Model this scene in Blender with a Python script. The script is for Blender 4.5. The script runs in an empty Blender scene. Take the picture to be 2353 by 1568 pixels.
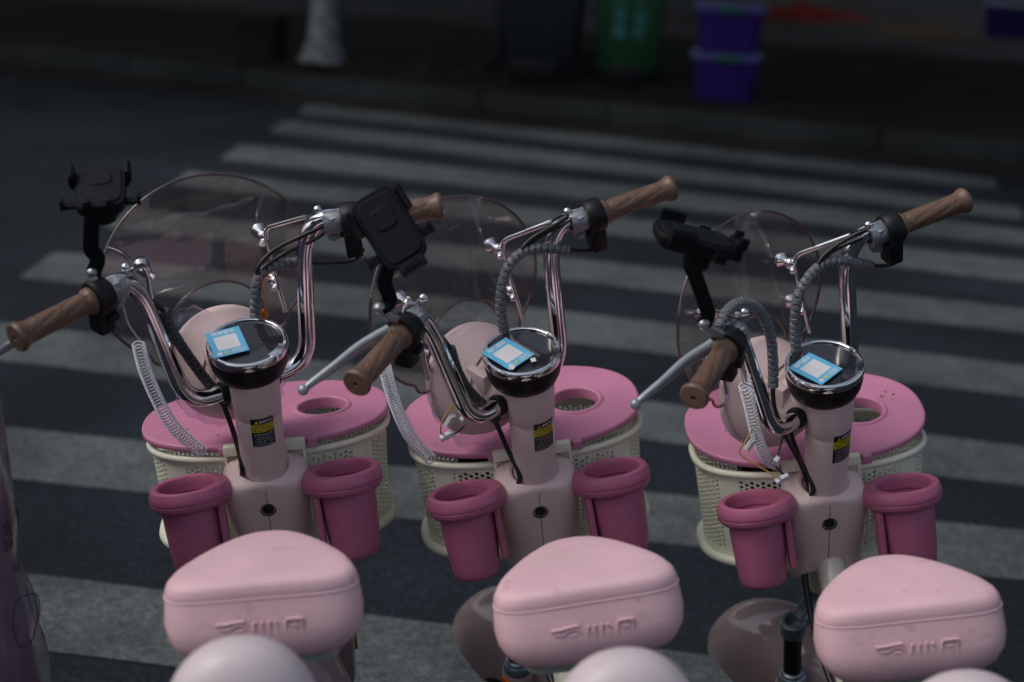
import bpy, bmesh, math, random
from math import sin, cos, pi, radians, sqrt, atan2
from mathutils import Matrix, Vector, noise

scene = bpy.context.scene
COL = scene.collection

# ------------------------------------------------------------------ camera
PITCH, ROLL, CAM_H, LENS = radians(16.98), radians(3.336), 1.755, 36 * 3494.2 / 2353
cam_data = bpy.data.cameras.new('camera')
cam = bpy.data.objects.new('camera', cam_data)
COL.objects.link(cam)
fwd = Vector((0, cos(PITCH), -sin(PITCH)))
rgt = Vector((1, 0, 0))
upv = rgt.cross(fwd)
R_ = cos(ROLL) * rgt + sin(ROLL) * upv
U_ = -sin(ROLL) * rgt + cos(ROLL) * upv
cam.matrix_world = Matrix(((R_.x, U_.x, -fwd.x, 0), (R_.y, U_.y, -fwd.y, 0), (R_.z, U_.z, -fwd.z, CAM_H), (0, 0, 0, 1)))
cam_data.sensor_width = 36
cam_data.lens = LENS
cam_data.clip_start = 0.05
cam_data.clip_end = 1000
cam_data.dof.use_dof = True
cam_data.dof.focus_distance = 2.60
cam_data.dof.aperture_fstop = 2.2
scene.camera = cam

# ------------------------------------------------------------------ sky, sun, exposure
SUN_EL, SUN_AZ = radians(52), radians(255)      # azimuth measured like the sky node
world = bpy.data.worlds.new('World')
scene.world = world
world.use_nodes = True
wn = world.node_tree
bgn = wn.nodes['Background']
sky = wn.nodes.new('ShaderNodeTexSky')
sky.sky_type = 'NISHITA'
sky.sun_disc = False
sky.sun_elevation = SUN_EL
sky.sun_rotation = SUN_AZ
sky.air_density = 1.0
sky.dust_density = 4.0
sky.ozone_density = 1.0
hs = wn.nodes.new('ShaderNodeHueSaturation')      # overcast: nearly grey sky light
hs.inputs['Saturation'].default_value = 0.70
wn.links.new(sky.outputs[0], hs.inputs['Color'])
wn.links.new(hs.outputs[0], bgn.inputs[0])
bgn.inputs[1].default_value = 0.135
sl = bpy.data.lights.new('sun', 'SUN')
sl.energy = 0.8
sl.angle = radians(25)
sl.color = (1.0, 0.985, 0.975)
so = bpy.data.objects.new('sun', sl)
COL.objects.link(so)
sd = Vector((sin(SUN_AZ) * cos(SUN_EL), cos(SUN_AZ) * cos(SUN_EL), sin(SUN_EL)))
so.rotation_euler = (-sd).to_track_quat('-Z', 'Y').to_euler()
so.location = (0, 0, 20)
vs = scene.view_settings
vs.view_transform = 'Standard'
vs.look = 'None'
vs.gamma = 1
vs.use_curve_mapping = False
vs.exposure = -0.26
scene.cycles.max_bounces = 8
scene.cycles.transparent_max_bounces = 24
scene.cycles.sample_clamp_indirect = 4

# ------------------------------------------------------------------ materials
def mat(name, col, rough=0.5, metal=0.0, var=0.08, vscale=8.0, bump=0.0, bscale=200.0, coat=0.0, spec=0.5, speck=None, sheen=0.0):
    m = bpy.data.materials.new(name)
    m.use_nodes = True
    nt = m.node_tree
    b = nt.nodes['Principled BSDF']
    b.inputs['Roughness'].default_value = rough
    b.inputs['Metallic'].default_value = metal
    b.inputs['Specular IOR Level'].default_value = spec
    b.inputs['Coat Weight'].default_value = coat
    b.inputs['Coat Roughness'].default_value = 0.08
    tco = nt.nodes.new('ShaderNodeTexCoord')
    oi = nt.nodes.new('ShaderNodeObjectInfo')            # every copy gets its own wear
    ofs = nt.nodes.new('ShaderNodeMath')
    ofs.operation = 'MULTIPLY'
    ofs.inputs[1].default_value = 37.0
    nt.links.new(oi.outputs['Random'], ofs.inputs[0])
    tc = nt.nodes.new('ShaderNodeVectorMath')
    tc.operation = 'ADD'
    nt.links.new(tco.outputs['Object'], tc.inputs[0])
    nt.links.new(ofs.outputs[0], tc.inputs[1])
    n = nt.nodes.new('ShaderNodeTexNoise')
    n.inputs['Scale'].default_value = vscale
    n.inputs['Detail'].default_value = 6
    nt.links.new(tc.outputs[0], n.inputs['Vector'])
    r = nt.nodes.new('ShaderNodeValToRGB')
    c0 = [max(0, c * (1 - var)) for c in col]
    c1 = [min(1, c * (1 + var)) for c in col]
    r.color_ramp.elements[0].position = 0.3
    r.color_ramp.elements[1].position = 0.7
    r.color_ramp.elements[0].color = (*c0, 1)
    r.color_ramp.elements[1].color = (*c1, 1)
    nt.links.new(n.outputs['Fac'], r.inputs[0])
    out = r.outputs[0]
    if speck:
        s = nt.nodes.new('ShaderNodeTexNoise')
        s.inputs['Scale'].default_value = speck[0]
        s.inputs['Detail'].default_value = 3
        nt.links.new(tc.outputs[0], s.inputs['Vector'])
        sr = nt.nodes.new('ShaderNodeValToRGB')
        sr.color_ramp.elements[0].position = speck[1]
        sr.color_ramp.elements[1].position = speck[1] + 0.03
        nt.links.new(s.outputs['Fac'], sr.inputs[0])
        mx = nt.nodes.new('ShaderNodeMix')
        mx.data_type = 'RGBA'
        nt.links.new(sr.outputs[0], mx.inputs[0])
        nt.links.new(out, mx.inputs[6])
        mx.inputs[7].default_value = (*speck[2], 1)
        out = mx.outputs[2]
    nt.links.new(out, b.inputs['Base Color'])
    # a little uneven gloss
    mr = nt.nodes.new('ShaderNodeMapRange')
    mr.inputs[3].default_value = max(0.02, rough - 0.06 if metal < .5 else rough * 0.7)
    mr.inputs[4].default_value = min(1, rough + 0.08 if metal < .5 else rough * 1.5)
    n2 = nt.nodes.new('ShaderNodeTexNoise')
    n2.inputs['Scale'].default_value = vscale * 3.1
    n2.inputs['Detail'].default_value = 5
    nt.links.new(tc.outputs[0], n2.inputs['Vector'])
    nt.links.new(n2.outputs['Fac'], mr.inputs[0])
    nt.links.new(mr.outputs[0], b.inputs['Roughness'])
    if bump:
        bn = nt.nodes.new('ShaderNodeTexNoise')
        bn.inputs['Scale'].default_value = bscale
        bn.inputs['Detail'].default_value = 4
        nt.links.new(tc.outputs[0], bn.inputs['Vector'])
        bp = nt.nodes.new('ShaderNodeBump')
        bp.inputs['Strength'].default_value = bump
        bp.inputs['Distance'].default_value = 0.001
        nt.links.new(bn.outputs['Fac'], bp.inputs['Height'])
        nt.links.new(bp.outputs[0], b.inputs['Normal'])
    return m


M = {}
M['saddle'] = mat('saddle_pink', (0.76, 0.495, 0.54), 0.52, var=0.07, vscale=9, bump=0.45, bscale=160, spec=0.35, speck=(22, 0.66, (0.66, 0.42, 0.46)))
M['pad'] = mat('backrest_pink', (0.64, 0.55, 0.57), 0.38, var=0.05, vscale=7, bump=0.1, bscale=200)
M['body'] = mat('body_pink', (0.77, 0.59, 0.57), 0.42, var=0.04, vscale=12, bump=0.12, bscale=600, speck=(180, 0.77, (0.36, 0.25, 0.25)))
M['gloss'] = mat('gloss_pink', (0.42, 0.31, 0.31), 0.12, var=0.07, vscale=14, coat=0.6, speck=(120, 0.72, (0.13, 0.10, 0.09)))
M['lid'] = mat('lid_pink', (0.59, 0.225, 0.36), 0.46, var=0.08, vscale=11, bump=0.25, bscale=420, speck=(150, 0.76, (0.25, 0.09, 0.12)))
M['cup'] = mat('cup_magenta', (0.45, 0.125, 0.225), 0.38, var=0.07, vscale=14, bump=0.1, bscale=500, speck=(190, 0.79, (0.55, 0.2, 0.3)))
M['cream'] = mat('basket_cream', (0.83, 0.85, 0.68), 0.42, var=0.05, vscale=20, speck=(60, 0.74, (0.40, 0.37, 0.26)))
M['tube_cream'] = mat('frame_cream', (0.68, 0.66, 0.57), 0.2, var=0.04, vscale=9, coat=0.3)
M['chrome'] = mat('chrome', (0.86, 0.86, 0.87), 0.09, 1.0, var=0.05, vscale=22, speck=(260, 0.74, (0.35, 0.33, 0.31)))
M['silver'] = mat('cast_silver', (0.34, 0.36, 0.38), 0.36, 0.75, var=0.10, vscale=30, bump=0.1, bscale=500)
M['lever'] = mat('painted_lever', (0.36, 0.40, 0.43), 0.34, 0.5, var=0.10, vscale=30, bump=0.08)
M['steel'] = mat('fork_steel', (0.20, 0.26, 0.29), 0.28, 0.55, var=0.1, vscale=20)
M['black'] = mat('black_plastic', (0.009, 0.009, 0.011), 0.42, var=0.25, vscale=20, bump=0.1, bscale=700, spec=0.3)
M['holder'] = mat('holder_plastic', (0.006, 0.007, 0.009), 0.55, var=0.2, vscale=25, bump=0.1, bscale=700, spec=0.15)
M['holder_pad'] = mat('holder_rubber', (0.008, 0.010, 0.012), 0.65, var=0.2, vscale=25, spec=0.15)
M['rubber'] = mat('tyre_rubber', (0.02, 0.02, 0.02), 0.75, var=0.2, vscale=20)
M['cable'] = mat('cable_black', (0.014, 0.014, 0.015), 0.38, var=0.2, vscale=30)
M['hose'] = mat('hose_grey', (0.145, 0.155, 0.17), 0.42, var=0.08, vscale=30)
M['hose_dark'] = mat('hose_dark_grey', (0.055, 0.06, 0.066), 0.42, var=0.1, vscale=30)
M['grip'] = mat('grip_brown', (0.145, 0.084, 0.056), 0.40, var=0.14, vscale=16, bump=0.2, bscale=400, speck=(90, 0.70, (0.12, 0.068, 0.042)))
M['coil'] = mat('coil_white', (0.72, 0.72, 0.78), 0.30, var=0.06, vscale=30)
M['white'] = mat('white_plastic', (0.72, 0.73, 0.77), 0.4, var=0.05)
M['wire_yellow'] = mat('wire_yellow', (0.45, 0.30, 0.03), 0.4, var=0.05)
M['orange'] = mat('orange_plastic', (0.75, 0.16, 0.02), 0.25, var=0.08)
M['reflector'] = mat('reflector_orange', (0.70, 0.12, 0.01), 0.15, var=0.2, vscale=300, coat=0.5)
M['sticker_blue'] = mat('sticker_blue', (0.13, 0.50, 0.78), 0.35, var=0.05, vscale=40)
M['paper'] = mat('sticker_white', (0.74, 0.75, 0.77), 0.45, var=0.05, vscale=60)
M['wechat'] = mat('sticker_green', (0.45, 0.60, 0.28), 0.45, var=0.05)
M['label_black'] = mat('label_black', (0.013, 0.014, 0.016), 0.28, var=0.1)
M['label_yellow'] = mat('label_yellow', (0.62, 0.50, 0.02), 0.35, var=0.05)
M['label_grey'] = mat('label_print', (0.16, 0.17, 0.18), 0.45, var=0.05)
M['red_ink'] = mat('red_ink', (0.50, 0.03, 0.05), 0.4, var=0.05)
M['blue_dot'] = mat('blue_dot', (0.03, 0.35, 0.65), 0.25, var=0.05)
M['seam'] = mat('seam_dark', (0.16, 0.10, 0.10), 0.7, var=0.1)
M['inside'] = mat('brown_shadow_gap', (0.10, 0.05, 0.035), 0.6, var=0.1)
M['glass_dark'] = mat('gauge_glass', (0.022, 0.022, 0.030), 0.10, var=0.15, vscale=30, coat=1.0, speck=(180, 0.75, (0.10, 0.10, 0.11)))
M['mint'] = mat('saddle_underside', (0.34, 0.40, 0.36), 0.5, var=0.08)
M['lens'] = mat('headlight_lens', (0.55, 0.57, 0.60), 0.1, var=0.05, coat=0.5)


def clear_sheet(name, tint, gloss_rough=0.06, haze_amt=0.06, haze_col=(0.5, 0.45, 0.45), gl=0.14):
    m = bpy.data.materials.new(name)
    m.use_nodes = True
    nt = m.node_tree
    nt.nodes.remove(nt.nodes['Principled BSDF'])
    out = nt.nodes['Material Output']
    tr = nt.nodes.new('ShaderNodeBsdfTransparent')
    tr.inputs[0].default_value = (*tint, 1)
    gls = nt.nodes.new('ShaderNodeBsdfGlossy')
    gls.inputs['Roughness'].default_value = gloss_rough
    gls.inputs['Color'].default_value = (0.9, 0.88, 0.9, 1)
    lw = nt.nodes.new('ShaderNodeLayerWeight')
    lw.inputs[0].default_value = 0.5
    pw = nt.nodes.new('ShaderNodeMath')
    pw.operation = 'POWER'
    pw.inputs[1].default_value = 4.0
    nt.links.new(lw.outputs['Facing'], pw.inputs[0])
    fr = nt.nodes.new('ShaderNodeMath')
    fr.operation = 'MULTIPLY_ADD'
    fr.inputs[1].default_value = 0.6
    fr.inputs[2].default_value = gl * 0.1
    nt.links.new(pw.outputs[0], fr.inputs[0])
    df = nt.nodes.new('ShaderNodeBsdfDiffuse')
    df.inputs[0].default_value = (*haze_col, 1)
    tc = nt.nodes.new('ShaderNodeTexCoord')
    nz = nt.nodes.new('ShaderNodeTexNoise')
    nz.inputs['Scale'].default_value = 9
    nz.inputs['Detail'].default_value = 8
    nz.inputs['Distortion'].default_value = 1.2
    nt.links.new(tc.outputs['Object'], nz.inputs['Vector'])
    mr = nt.nodes.new('ShaderNodeMapRange')
    mr.inputs[1].default_value = 0.35
    mr.inputs[2].default_value = 0.75
    mr.inputs[3].default_value = haze_amt * 0.3
    mr.inputs[4].default_value = haze_amt * 1.7
    nt.links.new(nz.outputs['Fac'], mr.inputs[0])
    m1 = nt.nodes.new('ShaderNodeMixShader')
    nt.links.new(mr.outputs[0], m1.inputs[0])
    nt.links.new(tr.outputs[0], m1.inputs[1])
    nt.links.new(df.outputs[0], m1.inputs[2])
    bn = nt.nodes.new('ShaderNodeTexNoise')
    bn.inputs['Scale'].default_value = 14
    nt.links.new(tc.outputs['Object'], bn.inputs['Vector'])
    bp = nt.nodes.new('ShaderNodeBump')
    bp.inputs['Strength'].default_value = 0.25
    bp.inputs['Distance'].default_value = 0.004
    nt.links.new(bn.outputs['Fac'], bp.inputs['Height'])
    nt.links.new(bp.outputs[0], gls.inputs['Normal'])
    m2 = nt.nodes.new('ShaderNodeMixShader')
    nt.links.new(fr.outputs[0], m2.inputs[0])
    nt.links.new(m1.outputs[0], m2.inputs[1])
    nt.links.new(gls.outputs[0], m2.inputs[2])
    nt.links.new(m2.outputs[0], out.inputs[0])
    return m


M['shield'] = clear_sheet('smoked_acrylic', (0.875, 0.835, 0.83), 0.04, 0.05, (0.58, 0.49, 0.50), 0.4)
M['shield_rim'] = clear_sheet('acrylic_edge', (0.50, 0.38, 0.37), 0.08, 0.10, (0.40, 0.26, 0.26), 1.2)
M['film'] = clear_sheet('clear_film', (0.86, 0.85, 0.90), 0.10, 0.16, (0.62, 0.58, 0.68), 0.2)
M['wrap'] = clear_sheet('plastic_wrap', (0.72, 0.70, 0.74), 0.16, 0.16, (0.40, 0.38, 0.46), 0.45)


# ------------------------------------------------------------------ mesh helpers
class MB:
    def __init__(self):
        self.v = []
        self.f = []

    def add(self, v, f, mtx=None):
        o = len(self.v)
        for p in v:
            p = Vector(p)
            self.v.append(mtx @ p if mtx is not None else p)
        for q in f:
            self.f.append([i + o for i in q])
        return self

    def grid(self, rows, closed_u=False, closed_v=False, mtx=None):
        """rows: list of rings with the same number of points"""
        n, m = len(rows), len(rows[0])
        v = [p for r in rows for p in r]
        f = []
        for i in range(n if closed_v else n - 1):
            for j in range(m if closed_u else m - 1):
                a = i * m + j
                b = i * m + (j + 1) % m
                c = ((i + 1) % n) * m + (j + 1) % m
                d = ((i + 1) % n) * m + j
                f.append([a, b, c, d])
        return self.add(v, f, mtx)

    def fan(self, ring, flip=False, mtx=None):
        idx = list(range(len(ring)))
        return self.add(ring, [idx[::-1] if flip else idx], mtx)

    def lathe(self, prof, n=40, mtx=None, cap0=False, cap1=False, rmod=None):
        """prof: (r, z)"""
        rows = []
        for r, z in prof:
            ring = []
            for j in range(n):
                a = 2 * pi * j / n
                k = r * (rmod(a, r, z) if rmod else 1)
                ring.append(Vector((k * cos(a), k * sin(a), z)))
            rows.append(ring)
        self.grid(rows, closed_u=True, mtx=mtx)
        if cap0:
            self.fan(rows[0], True, mtx)
        if cap1:
            self.fan(rows[-1], False, mtx)
        return self

    def tube(self, path, r, n=14, caps=True, rfun=None, closed=False):
        path = [Vector(p) for p in path]
        m = len(path)
        rows = []
        prevn = None
        for i, p in enumerate(path):
            if closed:
                t = (path[(i + 1) % m] - path[i - 1])
            else:
                t = path[min(i + 1, m - 1)] - path[max(i - 1, 0)]
            t.normalize()
            if prevn is None:
                ref = Vector((0, 0, 1)) if abs(t.z) < 0.9 else Vector((1, 0, 0))
                nn = t.cross(ref).normalized()
            else:
                nn = (prevn - t * prevn.dot(t)).normalized()
            prevn = nn
            bb = t.cross(nn)
            rr = rfun(i / max(1, m - 1)) * r if rfun else r
            rows.append([p + (nn * cos(2 * pi * j / n) + bb * sin(2 * pi * j / n)) * rr for j in range(n)])
        self.grid(rows, closed_u=True, closed_v=closed)
        if caps and not closed:
            self.fan(rows[0], True)
            self.fan(rows[-1], False)
        return self

    def box(self, size, loc=(0, 0, 0), bevel=0.0, seg=2, mtx=None):
        bm = bmesh.new()
        bmesh.ops.create_cube(bm, size=1)
        for v in bm.verts:
            v.co = Vector((v.co.x * size[0], v.co.y * size[1], v.co.z * size[2]))
        if bevel:
            bmesh.ops.bevel(bm, geom=list(bm.edges), offset=bevel, segments=seg, profile=0.6, affect='EDGES')
        bm.verts.index_update()
        t = Matrix.Translation(loc)
        mt = mtx @ t if mtx is not None else t
        self.add([v.co.copy() for v in bm.verts], [[v.index for v in f.verts] for f in bm.faces], mt)
        bm.free()
        return self

    def prism(self, poly, z0, z1, mtx=None):
        """poly: ccw xy list"""
        n = len(poly)
        v = [(x, y, z0) for x, y in poly] + [(x, y, z1) for x, y in poly]
        f = [list(range(n))[::-1], list(range(n, 2 * n))] + [[i, (i + 1) % n, n + (i + 1) % n, n + i] for i in range(n)]
        return self.add(v, f, mtx)

    def ball(self, r, loc, n=18, m=12, scale=(1, 1, 1), mtx=None):
        rows = []
        for i in range(m + 1):
            t = pi * (i / m - 0.5)
            t = max(-pi / 2 + 0.02, min(pi / 2 - 0.02, t))
            rows.append([Vector((loc[0] + r * scale[0] * cos(t) * cos(2 * pi * j / n), loc[1] + r * scale[1] * cos(t) * sin(2 * pi * j / n), loc[2] + r * scale[2] * sin(t))) for j in range(n)])
        self.grid(rows, closed_u=True, mtx=mtx)
        self.fan(rows[0], True, mtx)
        self.fan(rows[-1], False, mtx)
        return self

    def mesh(self, name, mats, angle=40, smooth=True):
        me = bpy.data.meshes.new(name)
        me.from_pydata([tuple(p) for p in self.v], [], self.f)
        for m in (mats if isinstance(mats, (list, tuple)) else [mats]):
            me.materials.append(m)
        bm = bmesh.new()
        bm.from_mesh(me)
        bmesh.ops.recalc_face_normals(bm, faces=bm.faces)
        bm.to_mesh(me)
        bm.free()
        if smooth:
            me.polygons.foreach_set('use_smooth', [True] * len(me.polygons))
            me.set_sharp_from_angle(angle=radians(angle))
        me.update()
        return me


def obj(name, data, parent=None, mtx=None):
    o = bpy.data.objects.new(name, data)
    COL.objects.link(o)
    if parent is not None:
        o.parent = parent
    if mtx is not None:
        o.matrix_basis = mtx
    return o


def build(name, mb, material, parent=None, mtx=None, angle=40, smooth=True):
    return obj(name, mb.mesh(name, material, angle, smooth), parent, mtx)


def thing(o, label, cat, group=None):
    o['label'] = label
    o['category'] = cat
    if group:
        o['group'] = group
    return o


def structure(o):
    o['kind'] = 'structure'
    return o


def T(x, y, z):
    return Matrix.Translation((x, y, z))


def RX(d):
    return Matrix.Rotation(radians(d), 4, 'X')


def RY(d):
    return Matrix.Rotation(radians(d), 4, 'Y')


def RZ(d):
    return Matrix.Rotation(radians(d), 4, 'Z')


def frame_to(p, zdir, xref=(1, 0, 0)):
    z = Vector(zdir).normalized()
    x = Vector(xref)
    x = (x - z * x.dot(z)).normalized()
    y = z.cross(x)
    return Matrix(((x.x, y.x, z.x, p[0]), (x.y, y.y, z.y, p[1]), (x.z, y.z, z.z, p[2]), (0, 0, 0, 1)))


def spline(pts, per=10, closed=False):
    pts = [Vector(p) for p in pts]
    n = len(pts)
    out = []
    for i in range(n if closed else n - 1):
        if closed:
            p0, p1, p2, p3 = pts[i - 1], pts[i], pts[(i + 1) % n], pts[(i + 2) % n]
        else:
            p0, p1, p2, p3 = pts[max(i - 1, 0)], pts[i], pts[i + 1], pts[min(i + 2, n - 1)]
        for k in range(per):
            t = k / per
            out.append(0.5 * ((2 * p1) + (p2 - p0) * t + (2 * p0 - 5 * p1 + 4 * p2 - p3) * t * t + (3 * p1 - p0 - 3 * p2 + p3) * t ** 3))
    if not closed:
        out.append(pts[-1])
    return out


def fillet(pts, rad, per=10):
    pts = [Vector(p) for p in pts]
    out = [pts[0]]
    for i in range(1, len(pts) - 1):
        a, b, c = pts[i - 1], pts[i], pts[i + 1]
        r = rad[i - 1] if isinstance(rad, (list, tuple)) else rad
        p = b + (a - b).normalized() * min(r, (a - b).length * 0.49)
        q = b + (c - b).normalized() * min(r, (c - b).length * 0.49)
        for k in range(per + 1):
            t = k / per
            out.append(p * (1 - t) ** 2 + b * 2 * t * (1 - t) + q * t * t)
    out.append(pts[-1])
    return out


def resample(path, n):
    path = [Vector(p) for p in path]
    L = [0]
    for i in range(1, len(path)):
        L.append(L[-1] + (path[i] - path[i - 1]).length)
    out = []
    j = 0
    for k in range(n):
        s = L[-1] * k / (n - 1)
        while j < len(path) - 2 and L[j + 1] < s:
            j += 1
        d = L[j + 1] - L[j]
        t = (s - L[j]) / d if d > 1e-9 else 0
        out.append(path[j].lerp(path[j + 1], min(1, max(0, t))))
    return out


def text_polys(s, size, bold=0.0):
    """flat glyph outlines as vertices and faces, centred on the origin"""
    cu = bpy.data.curves.new('txt', 'FONT')
    cu.body = s
    cu.size = size
    cu.align_x = 'CENTER'
    cu.align_y = 'CENTER'
    cu.offset = bold
    cu.resolution_u = 3
    o = bpy.data.objects.new('txt', cu)
    COL.objects.link(o)
    dg = bpy.context.evaluated_depsgraph_get()
    dg.update()
    me = bpy.data.meshes.new_from_object(o.evaluated_get(dg))
    v = [p.co.copy() for p in me.vertices]
    f = [list(p.vertices) for p in me.polygons]
    bpy.data.objects.remove(o)
    bpy.data.curves.remove(cu)
    bpy.data.meshes.remove(me)
    return v, f


def superell(a, b, n, phi):
    c, s = cos(phi), sin(phi)
    return a * math.copysign(abs(c) ** (2 / n), c), b * math.copysign(abs(s) ** (2 / n), s)

# ------------------------------------------------------------------ the setting
def ground_material(name, base, var, stain, agg=220.0, rough=0.85, bumpd=0.003):
    m = bpy.data.materials.new(name)
    m.use_nodes = True
    nt = m.node_tree
    b = nt.nodes['Principled BSDF']
    b.inputs['Roughness'].default_value = rough
    b.inputs['Specular IOR Level'].default_value = 0.08
    geo = nt.nodes.new('ShaderNodeNewGeometry')
    n1 = nt.nodes.new('ShaderNodeTexNoise')
    n1.inputs['Scale'].default_value = 1.3
    n1.inputs['Detail'].default_value = 8
    nt.links.new(geo.outputs['Position'], n1.inputs['Vector'])
    n2 = nt.nodes.new('ShaderNodeTexVoronoi')
    n2.inputs['Scale'].default_value = agg
    nt.links.new(geo.outputs['Position'], n2.inputs['Vector'])
    n3 = nt.nodes.new('ShaderNodeTexNoise')
    n3.inputs['Scale'].default_value = 45
    n3.inputs['Detail'].default_value = 6
    nt.links.new(geo.outputs['Position'], n3.inputs['Vector'])
    r1 = nt.nodes.new('ShaderNodeValToRGB')
    r1.color_ramp.elements[0].position = 0.3
    r1.color_ramp.elements[1].position = 0.72
    r1.color_ramp.elements[0].color = (*[c * (1 - var) for c in base], 1)
    r1.color_ramp.elements[1].color = (*[c * (1 + var) for c in base], 1)
    nt.links.new(n1.outputs['Fac'], r1.inputs[0])
    n4 = nt.nodes.new('ShaderNodeTexNoise')
    n4.inputs['Scale'].default_value = 0.45
    n4.inputs['Detail'].default_value = 9
    n4.inputs['Distortion'].default_value = 0.8
    nt.links.new(geo.outputs['Position'], n4.inputs['Vector'])
    r4 = nt.nodes.new('ShaderNodeMapRange')
    r4.inputs[1].default_value = 0.35
    r4.inputs[2].default_value = 0.65
    r4.inputs[3].default_value = 0.74
    r4.inputs[4].default_value = 1.24
    nt.links.new(n4.outputs['Fac'], r4.inputs[0])
    r2 = nt.nodes.new('ShaderNodeMapRange')
    r2.inputs[3].default_value = 0.55
    r2.inputs[4].default_value = 1.5
    sep = nt.nodes.new('ShaderNodeSeparateColor')
    nt.links.new(n2.outputs['Color'], sep.inputs[0])
    nt.links.new(sep.outputs[0], r2.inputs[0])
    r3 = nt.nodes.new('ShaderNodeMapRange')
    r3.inputs[1].default_value = 0.3
    r3.inputs[2].default_value = 0.7
    r3.inputs[3].default_value = 0.72
    r3.inputs[4].default_value = 1.28
    nt.links.new(n3.outputs['Fac'], r3.inputs[0])
    mu = nt.nodes.new('ShaderNodeMath')
    mu.operation = 'MULTIPLY'
    nt.links.new(r2.outputs[0], mu.inputs[0])
    nt.links.new(r3.outputs[0], mu.inputs[1])
    mu2 = nt.nodes.new('ShaderNodeMath')
    mu2.operation = 'MULTIPLY'
    nt.links.new(mu.outputs[0], mu2.inputs[0])
    nt.links.new(r4.outputs[0], mu2.inputs[1])
    vm = nt.nodes.new('ShaderNodeVectorMath')
    vm.operation = 'SCALE'
    nt.links.new(r1.outputs[0], vm.inputs[0])
    nt.links.new(mu2.outputs[0], vm.inputs[3])
    nt.links.new(vm.outputs[0], b.inputs['Base Color'])
    bp = nt.nodes.new('ShaderNodeBump')
    bp.inputs['Strength'].default_value = 0.6
    bp.inputs['Distance'].default_value = bumpd
    nt.links.new(n2.outputs['Distance'], bp.inputs['Height'])
    nt.links.new(bp.outputs[0], b.inputs['Normal'])
    if stain is not None:
        # worn paint: asphalt shows through where wear is strong
        w = nt.nodes.new('ShaderNodeTexNoise')
        w.inputs['Scale'].default_value = 5
        w.inputs['Detail'].default_value = 12
        w.inputs['Roughness'].default_value = 0.72
        nt.links.new(geo.outputs['Position'], w.inputs['Vector'])
        wr = nt.nodes.new('ShaderNodeMapRange')
        wr.inputs[1].default_value = 0.40
        wr.inputs[2].default_value = 0.70
        wr.inputs[3].default_value = 0.0
        wr.inputs[4].default_value = 0.62
        nt.links.new(w.outputs['Fac'], wr.inputs[0])
        w2 = nt.nodes.new('ShaderNodeTexNoise')          # small chips with crisp edges
        w2.inputs['Scale'].default_value = 28
        w2.inputs['Detail'].default_value = 8
        w2.inputs['Roughness'].default_value = 0.7
        nt.links.new(geo.outputs['Position'], w2.inputs['Vector'])
        wr2 = nt.nodes.new('ShaderNodeMapRange')
        wr2.inputs[1].default_value = 0.60
        wr2.inputs[2].default_value = 0.64
        wr2.inputs[3].default_value = 0.0
        wr2.inputs[4].default_value = 0.45
        nt.links.new(w2.outputs['Fac'], wr2.inputs[0])
        wm = nt.nodes.new('ShaderNodeMath')
        wm.operation = 'MAXIMUM'
        nt.links.new(wr.outputs[0], wm.inputs[0])
        nt.links.new(wr2.outputs[0], wm.inputs[1])
        mx = nt.nodes.new('ShaderNodeMix')
        mx.data_type = 'RGBA'
        nt.links.new(wm.outputs[0], mx.inputs[0])
        nt.links.new(vm.outputs[0], mx.inputs[6])
        mx.inputs[7].default_value = (*stain, 1)
        nt.links.new(mx.outputs[2], b.inputs['Base Color'])
    return m


M['asphalt'] = ground_material('asphalt', (0.0190, 0.0245, 0.0315), 0.22, None)
M['paint'] = ground_material('worn_road_paint', (0.112, 0.127, 0.131), 0.16, (0.030, 0.036, 0.042), agg=260, rough=0.75, bumpd=0.002)
M['gutter'] = ground_material('wet_gutter', (0.028, 0.028, 0.026), 0.3, None, agg=90)  # plain dark tone for the strip along the kerb
M['pavement'] = ground_material('dark_pavement', (0.017, 0.018, 0.018), 0.3, None, agg=60)
M['plaza'] = ground_material('plaza_paving', (0.085, 0.085, 0.082), 0.25, None, agg=40)
M['kerb'] = ground_material('kerb_stone', (0.034, 0.039, 0.040), 0.25, None, agg=150)
M['soil'] = ground_material('tree_pit_soil', (0.05, 0.036, 0.022), 0.3, None, agg=50)
M['whitewash'] = mat('whitewashed_bark', (0.23, 0.255, 0.265), 0.8, var=0.5, vscale=9, bump=0.8, bscale=40)
M['bark'] = mat('bark', (0.10, 0.085, 0.07), 0.9, var=0.3, vscale=6, bump=0.8, bscale=40)
M['leaf'] = mat('leaf', (0.05, 0.085, 0.03), 0.6, var=0.4, vscale=1.5)


def gp(xn, yn, z=0.0):
    """photograph pixel (2560 wide) to the point of the ground plane it shows"""
    d = fwd + R_ * ((xn / 1.088 - 1176.5) / 3494.2) - U_ * ((yn / 1.088 - 784) / 3494.2)
    k = (z - CAM_H) / d.z
    return Vector((d.x * k, d.y * k, z))


road = structure(build('road', MB().add([(-150, -120, 0), (150, -120, 0), (150, 300, 0), (-150, 300, 0)], [[0, 1, 2, 3]]), M['asphalt'], smooth=False))

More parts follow.
